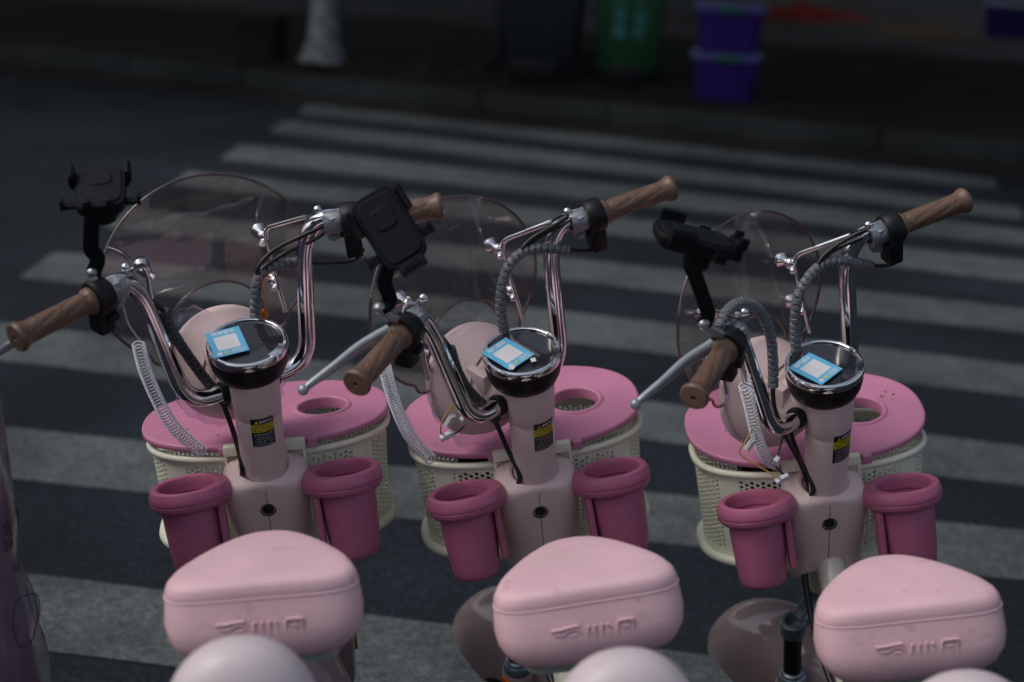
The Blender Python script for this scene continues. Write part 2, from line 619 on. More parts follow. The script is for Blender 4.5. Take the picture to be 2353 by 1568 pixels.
stripes = [  # top line, bottom line (x1 y1 x2 y2), left x at top and bottom, right x
    ((767, 262, 2490, 448), (763, 288, 2490, 474), 767, 745, 2490, 2494),
    ((714, 302, 2551, 520), (669, 331, 2551, 552), 714, 669, 2551, 2557),
    ((598, 362, 2555, 575), (549, 400, 2555, 616), 598, 549, 2760, 2760),
    ((470, 430, 2555, 653), (430, 464, 2555, 707), 470, 425, 2780, 2780),
    ((320, 523, 2555, 774), (255, 570, 2555, 835), 320, 262, 2800, 2800),
    ((141, 632, 2555, 915), (141, 707, 2555, 994), 138, 47, 2800, 2800),
    ((141, 825, 2555, 1119), (141, 921, 2555, 1218), -150, -260, 2800, 2800),
    ((141, 1083, 2555, 1328), (141, 1212, 2555, 1453), -330, -420, 2900, 2900),
    ((141, 1447, 2555, 1735), (141, 1634, 2555, 1960), -500, -620, 2900, 2900),
]
rng = random.Random(7)
for tl, bl, lx0, lx1, rx0, rx1 in stripes:
    def yy(l, x):
        return l[1] + (l[3] - l[1]) * (x - l[0]) / (l[2] - l[0])
    a, b = gp(lx0, yy(tl, lx0)), gp(rx0, yy(tl, rx0))
    d, c = gp(lx1, yy(bl, lx1)), gp(rx1, yy(bl, rx1))
    n = 60
    top, bot = [], []
    for i in range(n + 1):
        t = i / n
        p, q = a.lerp(b, t), d.lerp(c, t)
        dirv = (p - q).normalized()
        top.append(p + dirv * 0.010 * noise.noise(p * 5) + Vector((0, 0, 0.004)))
        bot.append(q + dirv * 0.010 * noise.noise(q * 5) + Vector((0, 0, 0.004)))
    mb = MB().grid([bot, top])
    o = build('crosswalk_stripe', mb, M['paint'], road, smooth=False)

# kerb frame: along the kerb (kx) and away from the camera (ky)
KA = radians(-15)
KX = Vector((cos(KA), sin(KA), 0))
KY = Vector((-sin(KA), cos(KA), 0))
K0 = Vector((-0.11, 11.60, 0))
KM = Matrix(((KX.x, KY.x, 0, K0.x), (KX.y, KY.y, 0, K0.y), (0, 0, 1, 0), (0, 0, 0, 1)))
structure(build('gutter', MB().add([(-60, -0.42, 0.0035), (60, -0.42, 0.0035), (60, 0.01, 0.0035), (-60, 0.01, 0.0035)], [[0, 1, 2, 3]], KM), M['gutter'], smooth=False))
walk = structure(build('pavement', MB().box((120, 80, 0.30), (0, 40.17, -0.004), mtx=KM), M['pavement'], smooth=False))
kerb = structure(build('kerb', MB().box((100, 0.15, 0.20), (0, 0.085, 0.02), mtx=KM), M['gutter'], smooth=False))
ks = MB().box((0.985, 0.165, 0.152), (0, 0, 0), 0.012).mesh('kerb_stone', M['kerb'])
for i in range(-9, 10):
    obj('kerb_stone', ks, kerb, KM @ T(i + rng.uniform(-.004, .004) + 0.25, 0.083 + rng.uniform(-.01, .006), 0.082 + rng.uniform(-.006, .006)))
# lighter paving further back
PZ = MB().add([(-60, 17.9, 0.151), (-2.1, 17.3, 0.151), (5.4, 16.6, 0.151), (60, 14.5, 0.151), (80, 70, 0.151), (-80, 70, 0.151)], [[0, 1, 2, 3, 4, 5]])
structure(build('plaza', PZ, M['plaza'], smooth=False))

# tree with whitewashed trunk
def leaf_cloud(mb, centre, rad, count, seed, size=(0.10, 0.2)):
    r = random.Random(seed)
    clumps = [(Vector((r.uniform(-1, 1), r.uniform(-1, 1), r.uniform(-.8, 1))) * 0.8, r.uniform(0.2, 0.42)) for _ in range(46)]
    for _ in range(count):
        c, cr = r.choice(clumps)
        p = c + Vector((r.gauss(0, 1), r.gauss(0, 1), r.gauss(0, 1))) * cr * 0.5
        if p.length > 1.25:
            continue
        p = Vector((centre[0] + p.x * rad[0], centre[1] + p.y * rad[1], centre[2] + p.z * rad[2]))
        s = r.uniform(*size)
        mt = T(*p) @ Matrix.Rotation(r.uniform(0, 6.28), 4, 'Z') @ Matrix.Rotation(r.uniform(-1.1, 1.1), 4, 'X') @ Matrix.Rotation(r.uniform(-1.1, 1.1), 4, 'Y')
        mb.add([(-s, 0, 0), (0, -s * .5, s * .12), (s, 0, 0), (0, s * .5, s * .12)], [[0, 1, 2, 3]], mt)


CROWNS = {}


def tree(x, y, z, trunk_r, h, crown, seed, label, shift_y=0.6):
    r = random.Random(seed)
    root = obj('street_tree', None, None, T(x, y, z))
    thing(root, label, 'tree', 'trees across the road')
    def flare(a, rr, zz):
        return 1 + 0.16 * max(0, 1 - zz / 0.45) * (cos(3 * a + seed) + 0.5 * cos(5 * a))
    prof = []
    lean = r.uniform(-.02, .02)
    for i in range(15):
        zz = 1.3 * i / 14
        prof.append((trunk_r * (1.0 + 0.75 * math.exp(-zz / 0.13)) * (1 - 0.08 * zz), zz - 0.02))
    w = MB().lathe(prof, 28, rmod=flare)
    build('trunk_base', w, M['whitewash'], root)
    up = spline([(0, 0, 1.28), (lean, 0.02, 2.0), (lean * 3, -0.03, 3.0), (0, -0.5, h * .6), (0.05, -1.2, h * .8)], 6)
    t = MB().tube(up, trunk_r * 0.9, 14, rfun=lambda q: 1 - 0.7 * q)
    for k in range(7):
        a = k * 0.9 + r.uniform(0, .6)
        z0 = r.uniform(2.6, h * .55)
        L = crown[0] * r.uniform(.5, .85)
        t.tube(spline([(0, 0, z0), (cos(a) * L * .4, sin(a) * L * .4 - .7, z0 + .7), (cos(a) * L, sin(a) * L - 1.8, z0 + 1.7 + r.uniform(0, .8))], 5), trunk_r * 0.45, 8, rfun=lambda q: 1 - 0.8 * q)
    build('trunk', t, M['bark'], root)
    key = seed % 3
    if key not in CROWNS:
        c = MB()
        leaf_cloud(c, (0, 0, 0), (1, 1, 1), 15000, seed, (0.026, 0.046))
        CROWNS[key] = c.mesh('crown', M['leaf'], smooth=False)
    obj('crown', CROWNS[key], root, T(0, shift_y, h * .68) @ RZ(seed * 47) @ Matrix.Diagonal((*crown, 1)))
    return root


p = gp(810, 152, 0.15)
tree(p.x, p.y, 0.148, 0.125, 7.6, (5.2, 5.2, 2.9), 3, 'whitewashed tree trunk standing behind the kerb, left of the dark bins')
for i, (kx, ky) in enumerate([(-8.4, 1.5), (5.6, 1.5), (11.4, 1.7)]):  # unseen trees, added so their crowns darken the far pavement
    q = KM @ Vector((kx, ky, 0.148))
    tree(q.x, q.y, 0.148, 0.13, 7.5, (5.2, 5.2, 2.9), 11 + i, ['leafy street tree beyond the left end of the kerb', 'leafy street tree behind the purple crates', 'leafy street tree beyond the right end of the kerb'][i])

for i, (x, y) in enumerate([(-9.5, 23.5), (-1.5, 24.5), (6.0, 29.5), (13.5, 27.0)]):  # unseen back row, added to block sky light over the plaza
    tree(x, y, 0.148, 0.16, 7.8, (6.2, 6.2, 3.2), 20 + i, ['leafy tree at the back of the plaza, furthest left', 'leafy tree at the back of the plaza behind the bins', 'leafy tree at the back of the plaza behind the red cloth', 'leafy tree at the back of the plaza, furthest right'][i], -1.5)

# fallen leaves round the tree
lv = MB()
for _ in range(260):
    a, d = rng.uniform(0, 6.28), rng.gauss(0.7, 0.5)
    pp = Vector((p.x + 0.5 + d * cos(a) * 1.3, p.y + 0.1 + d * sin(a) * .6, 0.155))
    if (KM.inverted() @ pp).y < 0.2:
        continue
    s = rng.uniform(.02, .05)
    lv.add([(-s, 0, 0), (0, -s * .5, .004), (s, 0, 0), (0, s * .5, .004)], [[0, 1, 2, 3]], T(*pp) @ RZ(rng.uniform(0, 360)) @ RX(rng.uniform(-20, 20)))
M['dead_leaf'] = mat('dead_leaf', (0.14, 0.075, 0.03), 0.8, var=0.4)
o = build('fallen_leaves', lv, M['dead_leaf'], smooth=False)
o['kind'] = 'stuff'
thing(o, 'brown fallen leaves scattered at the foot of the whitewashed tree', 'leaves')


# bins and crates on the far pavement
def wheelie_bin(px0, px1, py, depth, h, col, label, writing):
    a, b = gp(px0, py, 0.15), gp(px1, py, 0.15)
    w = (b - a).length
    cx = (a + b) / 2
    root = obj('wheelie_bin', None, None, T(cx.x, cx.y, 0.148) @ RZ(-3))
    thing(root, label, 'bin', 'wheeled bins on the far pavement')
    body = mat('bin_' + label.split()[0], col, 0.45, var=0.12, vscale=5)
    rows = []
    for zz, k in ((0.10, 0.80), (0.14, 0.83), (0.5, 0.90), (h - .06, 1.0), (h, 1.02)):
        rows.append([Vector((x * k * w / 2, depth / 2 + y * k * depth / 2, zz)) for x, y in [superell(1, 1, 7, 2 * pi * j / 32) for j in range(32)]])
    mb = MB().grid(rows, closed_u=True)
    mb.fan(rows[0], True)
    build('body', mb, body, root)
    lid = MB()
    lr = []
    for zz, k in ((h - .01, 1.06), (h + .03, 1.06), (h + .07, .98), (h + .09, .7)):
        lr.append([Vector((x * k * w / 2, depth / 2 + y * k * depth / 2, zz)) for x, y in [superell(1, 1, 6, 2 * pi * j / 32) for j in range(32)]])
    lid.grid(lr, closed_u=True)
    lid.fan(lr[-1])
    build('lid', lid, body, root)
    build('foot', MB().box((w * .44, 0.05, 0.16), (0, 0.03, 0.08), 0.02), M['black'], root)
    for s in (-1, 1):
        wh = build('wheel', MB().lathe([(0.03, -.025), (0.095, -.025), (0.1, -.015), (0.1, .015), (0.095, .025), (0.03, .025)], 24, T(s * (w / 2 - .02), depth - .06, 0.1) @ RY(90), True, True), M['rubber'], root)
    for s in (-1, 1):
        build('rib', MB().box((0.03, 0.03, h - .25), (s * w * .36, 0.035, h / 2), 0.01), body, root)
    if writing:
        ink = mat('bin_print', (0.05, 0.24, 0.23), 0.5, var=0.1)
        for s, txt in ((-1, '\u5176\u4ed6\u5783\u573e'), (1, '\u8bf7\u5206\u7c7b\u653e')):
            for k, ch in enumerate(txt):
                v, f = text_polys(ch, 0.115, 0.004)
                build('printed_character', MB().add(v, f, T(s * 0.085, 0.018 + 0.0 * k, h * .32 + .50 - .135 * k) @ RX(90)), ink, root, smooth=False)
    return root


wheelie_bin(1213, 1446, 199, 0.72, 1.10, (0.008, 0.012, 0.020), 'navy blue wheeled bin on the far pavement beside the green bin', False)
wheelie_bin(1484, 1642, 213, 0.60, 1.05, (0.006, 0.060, 0.018), 'green wheeled bin with pale teal lettering on the far pavement', True)


def crate(px0, px1, py, z0, h, rot, label, k=1.0, sized=None):
    a, b = gp(px0, py, 0.15), gp(px1, py, 0.15)
    w = (b - a).length if sized is None else sized
    c = (a + b) / 2
    root = obj('storage_crate', None, None, T(c.x, c.y + .17, z0) @ RZ(rot))
    thing(root, label, 'crate', 'purple plastic crates on the far pavement')
    body = M.setdefault('purple', mat('crate_purple', (0.035, 0.013, 0.165), 0.4, var=0.1, vscale=6))
    rim = M.setdefault('purple_rim', mat('crate_rim', (0.075, 0.080, 0.26), 0.35, var=0.1, vscale=6))
    hand = M.setdefault('crate_green', mat('crate_handle', (0.012, 0.09, 0.06), 0.4, var=0.1))
    rows = []
    for zz, s in ((0.0, .84), (0.015, .88), (h - .07, .97), (h - .06, 1.0)):
        rows.append([Vector((x * s * w / 2, y * s * 0.17, zz)) for x, y in [superell(1, 1, 7, 2 * pi * j / 32) for j in range(32)]])
    mb = MB().grid(rows, closed_u=True)
    mb.fan(rows[0], True)
    build('tub', mb, body, root)
    lr = []
    for zz, s in ((h - .065, 1.0), (h - .06, 1.07), (h - .025, 1.08), (h - .008, 1.0), (h - .008, .9)):
        lr.append([Vector((x * s * w / 2, y * s * 0.17, zz)) for x, y in [superell(1, 1, 7, 2 * pi * j / 32) for j in range(32)]])
    mb = MB().grid(lr, closed_u=True)
    mb.fan(lr[-1])
    build('lid', mb, rim, root)
    build('latch', MB().box((w * .38, 0.03, 0.055), (0, -0.185, h - .045), 0.01), hand, root)
    for s in (-1, 1):
        build('latch', MB().box((0.03, 0.12, 0.055), (s * (w / 2 + .022), 0, h - .045), 0.01), hand, root)
    return root


crate(1741, 1884, 254, 0.151, 0.375, -4, 'purple lidded crate on the far pavement, lower of a stack of two')
crate(1741, 1884, 254, 0.527, 0.375, -5, 'purple lidded crate with a pale blue rim, upper of a stack of two', sized=0.52)
crate(2461, 2592, 97, 0.152, 0.42, -8, 'purple crate on the lighter paving at the upper right corner', sized=0.62)

# small planter-like stone block left of the tree, red cloth and boards by the paving
q = gp(642, 150, 0.15)
root = obj('stone_block', None, None, T(q.x, q.y + .2, 0.148) @ RZ(-12))
thing(root, 'low dark stone block standing left of the whitewashed tree', 'block')
build('body', MB().box((0.36, 0.32, 0.30), (0, 0, 0.15), 0.02), M['pavement'], root)
build('cap', MB().box((0.40, 0.36, 0.06), (0, 0, 0.329), 0.02), M['gutter'], root)

q = gp(2010, 55, 0.15)
cl = MB()
rows = []
for i in range(26):
    row = []
    for j in range(40):
        x, y = (j / 39 - .5) * 2.0, (i / 25 - .5) * 1.1
        e = max(0, 1 - (abs(x) / 1.0) ** 3) * max(0, 1 - (abs(y) / .55) ** 3)
        zz = e * (0.13 + 0.16 * noise.noise(Vector((x * 2.5, y * 3, 3))) + 0.06 * noise.noise(Vector((x * 7, y * 8, 5))))
        row.append(Vector((x + .06 * noise.noise(Vector((x * 3, y * 3, 9))), y, max(0.004, zz))))
    rows.append(row)
cl.grid(rows)
o = build('red_cloth', cl, mat('red_cloth', (0.26, 0.022, 0.014), 0.8, var=0.25, vscale=4), None, T(q.x, q.y + .5, 0.152))
thing(o, 'crumpled red orange cloth lying on the lighter paving behind the crates', 'cloth')
for k, (xn, yn, ln, rz) in enumerate([(2230, 70, 1.5, -9), (2330, 95, 1.2, -14)]):
    q = gp(xn, yn, 0.15)
    o = build('wooden_board', MB().box((ln, 0.16, 0.05), (0, 0, 0.027), 0.006), mat('board', (0.20, 0.13, 0.07), 0.8, var=0.2, vscale=9), None, T(q.x, q.y, 0.152) @ RZ(rz))
    thing(o, ['long brown wooden board on the paving right of the red cloth', 'shorter brown wooden board on the paving, nearer the purple corner crate'][k], 'board', 'wooden boards on the paving')

# unseen shopfront behind the photographer (put in for dark reflections in the chrome)
root = obj('shop_building', None, None, T(0, -13.0, 0))
thing(root, 'dark shopfront behind the photographer, mirrored in the chrome parts', 'building')
M['render_wall'] = mat('dark_render', (0.10, 0.10, 0.10), 0.8, var=0.15, vscale=1.5)
M['shop_glass'] = mat('shop_glass', (0.03, 0.04, 0.045), 0.08, var=0.1)
M['teal'] = mat('teal_shutter', (0.10, 0.34, 0.32), 0.5, var=0.1)
wall = build('wall', MB().box((34, 0.5, 0.6), (0, -0.3, 3.8)).box((34, 0.4, 0.5), (0, -0.25, 0.25)), M['render_wall'], root, smooth=False)
for k in range(9):
    build('pier', MB().box((0.7, 0.5, 3.0), (-16 + 4 * k, -0.28, 2.0), 0.01), M['render_wall'], root)
for k in range(8):
    build('shutter' if k in (2, 5) else 'shop_window', MB().box((3.3, 0.08, 3.0), (-14 + 4 * k, -0.35, 2.0), 0.005), M['teal'] if k in (2, 5) else M['shop_glass'], root)
# ------------------------------------------------------------------ electric bikes
RAKE = 19.79
HEAD = Vector((0, 0, 0.765))        # foot of the stem, in bike coordinates (x right, y forward, z up)
CACHE = {}


def shared(key, fn):
    if key not in CACHE:
        CACHE[key] = fn()
    return CACHE[key]


# ---- basket, lid
BC = Vector((0, 0.192, 0))


def basket_outline(a, b, z, n=112, expo=2.55):
    fine = [superell(a, b, expo, 2 * pi * k / 720) for k in range(721)]
    pts = resample([Vector((x + BC.x, y + BC.y, z)) for x, y in fine], n + 1)[:-1]
    return pts


BZ0, BZ1 = 0.594, 0.764


def basket_wall():
    n, rows_n = 116, 17
    mb = MB()
    th = 0.0032

    def ab(z):
        t = (z - BZ0) / (BZ1 - BZ0)
        return 0.206 + 0.008 * t, 0.141 + 0.006 * t
    base_o = basket_outline(1.0, 0.147 / 0.214, 0, n)
    # unit directions reused at every height so columns stay vertical
    us = [((q.x) / 1.0, (q.y - BC.y) / (0.147 / 0.214)) for q in base_o]

    def P(col, z, inner):
        i = int(math.floor(col)) % n
        f = col - math.floor(col)
        ux = us[i][0] * (1 - f) + us[(i + 1) % n][0] * f
        uy = us[i][1] * (1 - f) + us[(i + 1) % n][1] * f
        a, b = ab(z)
        a -= inner
        b -= inner
        return Vector((ux * a, BC.y + uy * b, z))
    z0, z1 = BZ0 + 0.012, BZ1 - 0.010
    dz = (z1 - z0) / rows_n
    arc = 2 * pi * 0.178 / n
    rh = 0.0039
    for c in range(n):
        odd = c % 2
        mid = P(c + .5, 0.7, 0)
        solid_col = (abs(mid.x) < 0.060 and mid.y < 0.2) or (mid.y < 0.13 and 0.150 < abs(mid.x) < 0.178)
        # bands above and below the holes
        spans = []
        zs = z0 + (dz / 2 if odd else 0)
        nn = rows_n - (1 if odd else 0)
        spans.append((BZ0, zs))
        spans.append((zs + nn * dz, BZ1))
        for lo, hi in spans:
            for inn, fl in ((0, 0), (th, 1)):
                q = [P(c, lo, inn), P(c + 1, lo, inn), P(c + 1, hi, inn), P(c, hi, inn)]
                mb.add(q[::-1] if fl else q, [[0, 1, 2, 3]])
        for r_ in range(nn):
            lo = zs + r_ * dz
            hi = lo + dz
            m_ = (lo + hi) / 2
            if solid_col:
                for inn, fl in ((0, 0), (th, 1)):
                    q = [P(c, lo, inn), P(c + 1, lo, inn), P(c + 1, hi, inn), P(c, hi, inn)]
                    mb.add(q[::-1] if fl else q, [[0, 1, 2, 3]])
                continue
            bo = [(c + 1, m_), (c + 1, hi), (c + .5, hi), (c, hi), (c, m_), (c, lo), (c + .5, lo), (c + 1, lo)]
            ho = [(c + .5 + rh / arc * cos(k * pi / 4), m_ + rh * sin(k * pi / 4)) for k in range(8)]
            vv = [P(x, z, 0) for x, z in bo] + [P(x, z, 0) for x, z in ho] + [P(x, z, th) for x, z in bo] + [P(x, z, th) for x, z in ho]
            ff = []
            for k in range(8):
                l = (k + 1) % 8
                ff.append([k, l, 8 + l, 8 + k])
                ff.append([16 + l, 16 + k, 24 + k, 24 + l])
                ff.append([8 + k, 8 + l, 24 + l, 24 + k])
            mb.add(vv, ff)
    me = bpy.data.meshes.new('basket_wall')
    me.from_pydata([tuple(q) for q in mb.v], [], mb.f)
    me.materials.append(M['cream'])
    return me


def basket_rims():
    mb = MB()
    mb.tube(basket_outline(0.2155, 0.1485, 0.767, 120), 0.0068, 12, closed=True)
    return mb.mesh('basket_rim', M['cream'])


def basket_foot():
    mb = MB()
    mb.tube(basket_outline(0.213, 0.148, 0.588, 120), 0.0090, 12, closed=True)
    return mb.mesh('bottom_rim', M['cream'])


def basket_floor():
    return MB().fan(basket_outline(0.206, 0.141, 0.585, 90)).mesh('basket_floor', M['cream'])


HINGE = Vector((-0.003, 0.045, 0.786))


def lid_mesh():
    """flat lid, modelled about the hinge line (y=0,z=0)"""
    n = 120
    def ring(off, z):
        return [Vector((q.x, q.y - HINGE.y, z)) for q in basket_outline(0.224 - off, 0.157 - off, 0, n, 2.35)]
    hx, hy, hn = 0.103, 0.142, 48
    def hring(r, z):
        return [Vector((hx + r * cos(2 * pi * k / hn), hy + r * sin(2 * pi * k / hn), z)) for k in range(hn)]
    prof = [(0.012, 0.002), (0.004, -0.003), (0.001, -0.003), (0.0, -0.002), (0.0, 0.0060), (0.0014, 0.0080), (0.0045, 0.0086)]
    mb = MB()
    rows = [ring(o_, z_) for o_, z_ in prof]
    mb.grid(rows, closed_u=True)
    hp = [(0.0545, 0.0086), (0.0530, 0.0105), (0.0505, 0.0120), (0.0470, 0.0120), (0.0448, 0.0105), (0.0442, 0.0080), (0.0440, -0.010), (0.0465, -0.010), (0.0470, 0.002)]
    hrows = [hring(r_, z_) for r_, z_ in hp]
    mb.grid(hrows, closed_u=True)
    # fill the flat top and underside between the outline and the hole
    for outer, inner in ((rows[-1], hrows[0]), (rows[0], hrows[-1])):
        bm = bmesh.new()
        ov = [bm.verts.new(q) for q in outer]
        iv = [bm.verts.new(q) for q in inner]
        es = [bm.edges.new((ov[k], ov[(k + 1) % n])) for k in range(n)] + [bm.edges.new((iv[k], iv[(k + 1) % hn])) for k in range(hn)]
        bmesh.ops.triangle_fill(bm, use_beauty=True, use_dissolve=False, edges=es)
        bm.verts.index_update()
        mb.add([v.co.copy() for v in bm.verts], [[v.index for v in f.verts] for f in bm.faces])
        bm.free()
    return mb.mesh('basket_lid', M['lid'], 50)


# ---- cup
def cup_parts(side):
    """cup about its own axis; neck lies towards -side"""
    na = pi if side > 0 else 0
    def pull(a, r, z):
        c = max(0.0, cos(a - na))
        return 1 + 0.16 * c ** 2.5
    rim = MB().lathe([(0.0470, 0.002), (0.0472, 0.009), (0.0495, 0.0150), (0.0550, 0.0170), (0.0610, 0.0145), (0.0645, 0.007), (0.0655, -0.002), (0.0650, -0.0055), (0.0640, -0.0065), (0.0648, -0.0075), (0.0640, -0.014), (0.060, -0.0195), (0.053, -0.022), (0.046, -0.022)], 56,
                     rmod=lambda a, r, z: 1 + (pull(a, r, z) - 1) * min(1, max(0, (r - 0.0485) / 0.014)))
    body = MB().lathe([(0.0440, -0.008), (0.0485, -0.018), (0.0480, -0.05), (0.0455, -0.10), (0.0432, -0.124), (0.0418, -0.134), (0.0385, -0.140), (0.031, -0.143), (0.001, -0.143)], 48)
    inner = MB().lathe([(0.0470, 0.003), (0.0445, -0.02), (0.0420, -0.05), (0.0412, -0.051), (0.0385, -0.120), (0.034, -0.128), (0.001, -0.129)], 48)
    body.v += []
    o = len(body.v)
    body.v += inner.v
    body.f += [[i + o for i in f] for f in inner.f]
    return rim.mesh('cup_rim', M['cup']), body.mesh('cup_body', M['cup'], 50)


# ---- neck cover
def neck_cover():
    mb = MB()
    secs = [  # s along the axis, half width, half depth, exponent, y shift
        (0.000, 0.0400, 0.0400, 2.0, 0.0), (0.003, 0.0450, 0.0450, 2.0, 0.0), (0.0015, 0.0475, 0.0470, 2.0, 0.0), (-0.002, 0.0535, 0.0488, 2.3, 0.0),
        (-0.005, 0.0620, 0.0500, 2.7, 0.0), (-0.0105, 0.0690, 0.0510, 3.1, 0.001), (-0.020, 0.0732, 0.0525, 3.5, 0.002), (-0.035, 0.0742, 0.0535, 3.6, 0.0025), (-0.05, 0.0738, 0.0540, 3.6, 0.003),
        (-0.09, 0.0715, 0.0550, 3.6, 0.004), (-0.13, 0.0690, 0.0570, 3.0, 0.006), (-0.165, 0.0695, 0.0600, 3.0, 0.008), (-0.186, 0.0710, 0.0625, 3.0, 0.009), (-0.194, 0.0700, 0.0620, 3.0, 0.009), (-0.190, 0.064, 0.056, 3.0, 0.009), (-0.10, 0.060, 0.050, 3.0, 0.006)]
    n = 64
    rows = []
    for s, a, b, e, ys in secs:
        ring = []
        for k in range(n):
            ph = 2 * pi * k / n
            x, y = superell(a, b, e, ph)
            # arch cut at the rear and front bottom
            lift = 0.0
            if s < -0.17:
                lift = 0.024 * max(0, 1 - (abs(x) / 0.054) ** 4) if abs(y) > 0.02 else 0
            ring.append(Vector((x, y + ys, s + lift)))
        rows.append(ring)
    mb.grid(rows, closed_u=True)
    return mb.mesh('neck_cover', M['body'], 50)


# ---- saddle
def saddle_outline():
    half = [(0.0, -0.205), (0.070, -0.204), (0.112, -0.197), (0.132, -0.180), (0.136, -0.155), (0.125, -0.118), (0.100, -0.078), (0.072, -0.042), (0.044, -0.015), (0.022, -0.003), (0.0, 0.0)]
    full = half + [(-x, y) for x, y in half[-2:0:-1]]
    return resample(spline([(x, y, 0) for x, y in full], 8, True) + [Vector((0.0, -0.205, 0))], 97)[:-1]


def saddle_mesh():
    out = saddle_outline()
    c = Vector((0, -0.125, 0))
    mb = MB()
    lev = [(-0.117, 0.60), (-0.115, 0.74), (-0.109, 0.84), (-0.096, 0.925), (-0.078, 0.985), (-0.058, 1.002), (-0.036, 0.986), (-0.0215, 0.974), (-0.0195, 0.9715), (-0.0175, 0.9730), (-0.012, 0.966), (-0.006, 0.949), (-0.001, 0.920), (0.0024, 0.87), (0.0042, 0.78), (0.0045, 0.60), (0.0045, 0.2)]
    rows = []
    for z, k in lev:
        ring = []
        for q in out:
            d = q - c
            p = c + d * k
            t = (p.y + 0.205) / 0.205
            zz = z
            if z > -0.03:
                zz = z + 0.003 * cos(p.x / 0.14 * pi / 2) - 0.016 * max(0, t - .35) ** 2
            else:
                # the belly is shallower towards the nose
                zz = z * (1 - 0.25 * max(0, t))
            if q.y < -0.15:
                p.y -= 0.013 * min(1, (-0.15 - q.y) / 0.04) * max(0, min(1, (-0.02 - z) / 0.05)) - 0.005
            ring.append(Vector((p.x, p.y, zz)))
        rows.append(ring)
    mb.grid(rows, closed_u=True)
    mb.fan(rows[0], True)
    mb.fan(rows[-1])
    return mb.mesh('saddle', M['saddle'], 75)


def saddle_piping():
    c = Vector((0, -0.125, 0))
    pts = [c + (q - c) * 0.974 + Vector((0, 0.005 * max(0, min(1, (-.15 - q.y) / .04)), 0)) + Vector((0, 0, -0.0195 + 0.003 * cos(q.x / 0.14 * pi / 2) - 0.016 * max(0, (q.y + .205) / .205 - .35) ** 2)) for q in saddle_outline()]
    return MB().tube(pts, 0.0012, 8, closed=True).mesh('piping', M['saddle'])


def saddle_emblem():
    """raised strokes on the back panel: speed bars, a ring and three upright characters"""
    mb = MB()
    def bar(x0, z0, x1, z1, w=0.0042):
        L = sqrt((x1 - x0) ** 2 + (z1 - z0) ** 2)
        y = lambda x: -0.2110 - 0.0018 + 0.18 * abs(x) ** 2.2 + 0.0038
        a, b = Vector((x0, y(x0), z0)), Vector((x1, y(x1), z1))
        mb.tube([a.lerp(b, t / 4) for t in range(5)], w / 2, 8)
    def arc(cx, cz, r, a0, a1, w=0.004):
        pts = [Vector((cx + r * cos(a0 + (a1 - a0) * k / 16), -0.2085, cz + r * 0.85 * sin(a0 + (a1 - a0) * k / 16))) for k in range(17)]
        mb.tube(pts, w / 2, 8)
    z = -0.060
    bar(-0.060, z + .014, -0.042, z + .014)
    bar(-0.054, z + .006, -0.042, z + .006)
    bar(-0.056, z - .014, -0.040, z - .014)
    arc(-0.030, z, 0.013, 0.3, 2 * pi - 0.3)
    bar(-0.034, z + .003, -0.024, z + .003)
    bar(-0.034, z - .006, -0.024, z - .006)
    bar(-0.043, z + .015, -0.022, z + .017)
    for x in (-0.008, 0.002, 0.012):
        bar(x, z + .014, x - (.003 if x < 0 else 0), z - .015)
    for x in (-0.012, -0.003, 0.007):
        bar(x, z + .004, x + .004, z - .001, .003)
    bar(0.020, z + .013, 0.024, z + .006)
    bar(0.022, z + .002, 0.022, z - .015)
    bar(0.034, z + .015, 0.056, z + .015)
    bar(0.034, z + .012, 0.034, z - .014)
    bar(0.056, z + .015, 0.056, z - .012)
    bar(0.040, z + .005, 0.049, z + .005)
    bar(0.040, z - .007, 0.049, z - .007)
    bar(0.049, z + .005, 0.049, z - .007)
    bar(0.050, z - .014, 0.056, z - .013)
    return mb.mesh('emblem', M['saddle'], 60)


def pad_mesh():
    mb = MB()
    rows = []
    for i in range(23):
        t = -pi / 2 + pi * i / 22
        ring = []
        for j in range(48):
            a = 2 * pi * j / 48
            cx, sx = cos(t), sin(t)
            x = 0.093 * math.copysign(abs(cx) ** 0.9, cx) * math.copysign(abs(cos(a)) ** 0.9, cos(a))
            y = 0.060 * math.copysign(abs(cx) ** 0.8, cx) * math.copysign(abs(sin(a)) ** 0.9, sin(a))
            z = 0.110 * math.copysign(abs(sx) ** 0.95, sx)
            ring.append(Vector((x, y, z)))
        rows.append(ring)
    mb.grid(rows, closed_u=True)
    return mb.mesh('backrest_pad', M['pad'], 80)


# ---- steering parts (stem coordinates: z along the steering axis, y forward)
def stem_mesh():
    return MB().lathe([(0.034, -0.006), (0.0375, -0.006), (0.0380, -0.003), (0.0385, 0.06), (0.0395, 0.127), (0.0390, 0.1285), (0.0398, 0.130), (0.0412, 0.165), (0.0420, 0.205), (0.040, 0.222)], 48, Matrix(((1, 0, 0.022, -0.0055), (0, 1, 0, 0), (0, 0, 1, 0), (0, 0, 0, 1))), False, True).mesh('stem', M['body'], 50)


GA = Vector((0, 0.014, 0))


def gauge_bowl():
    return MB().lathe([(0.038, 0.196), (0.049, 0.199), (0.0570, 0.207), (0.0625, 0.220), (0.0652, 0.235), (0.0655, 0.251)], 56, T(*GA), True).mesh('gauge', M['black'], 50)


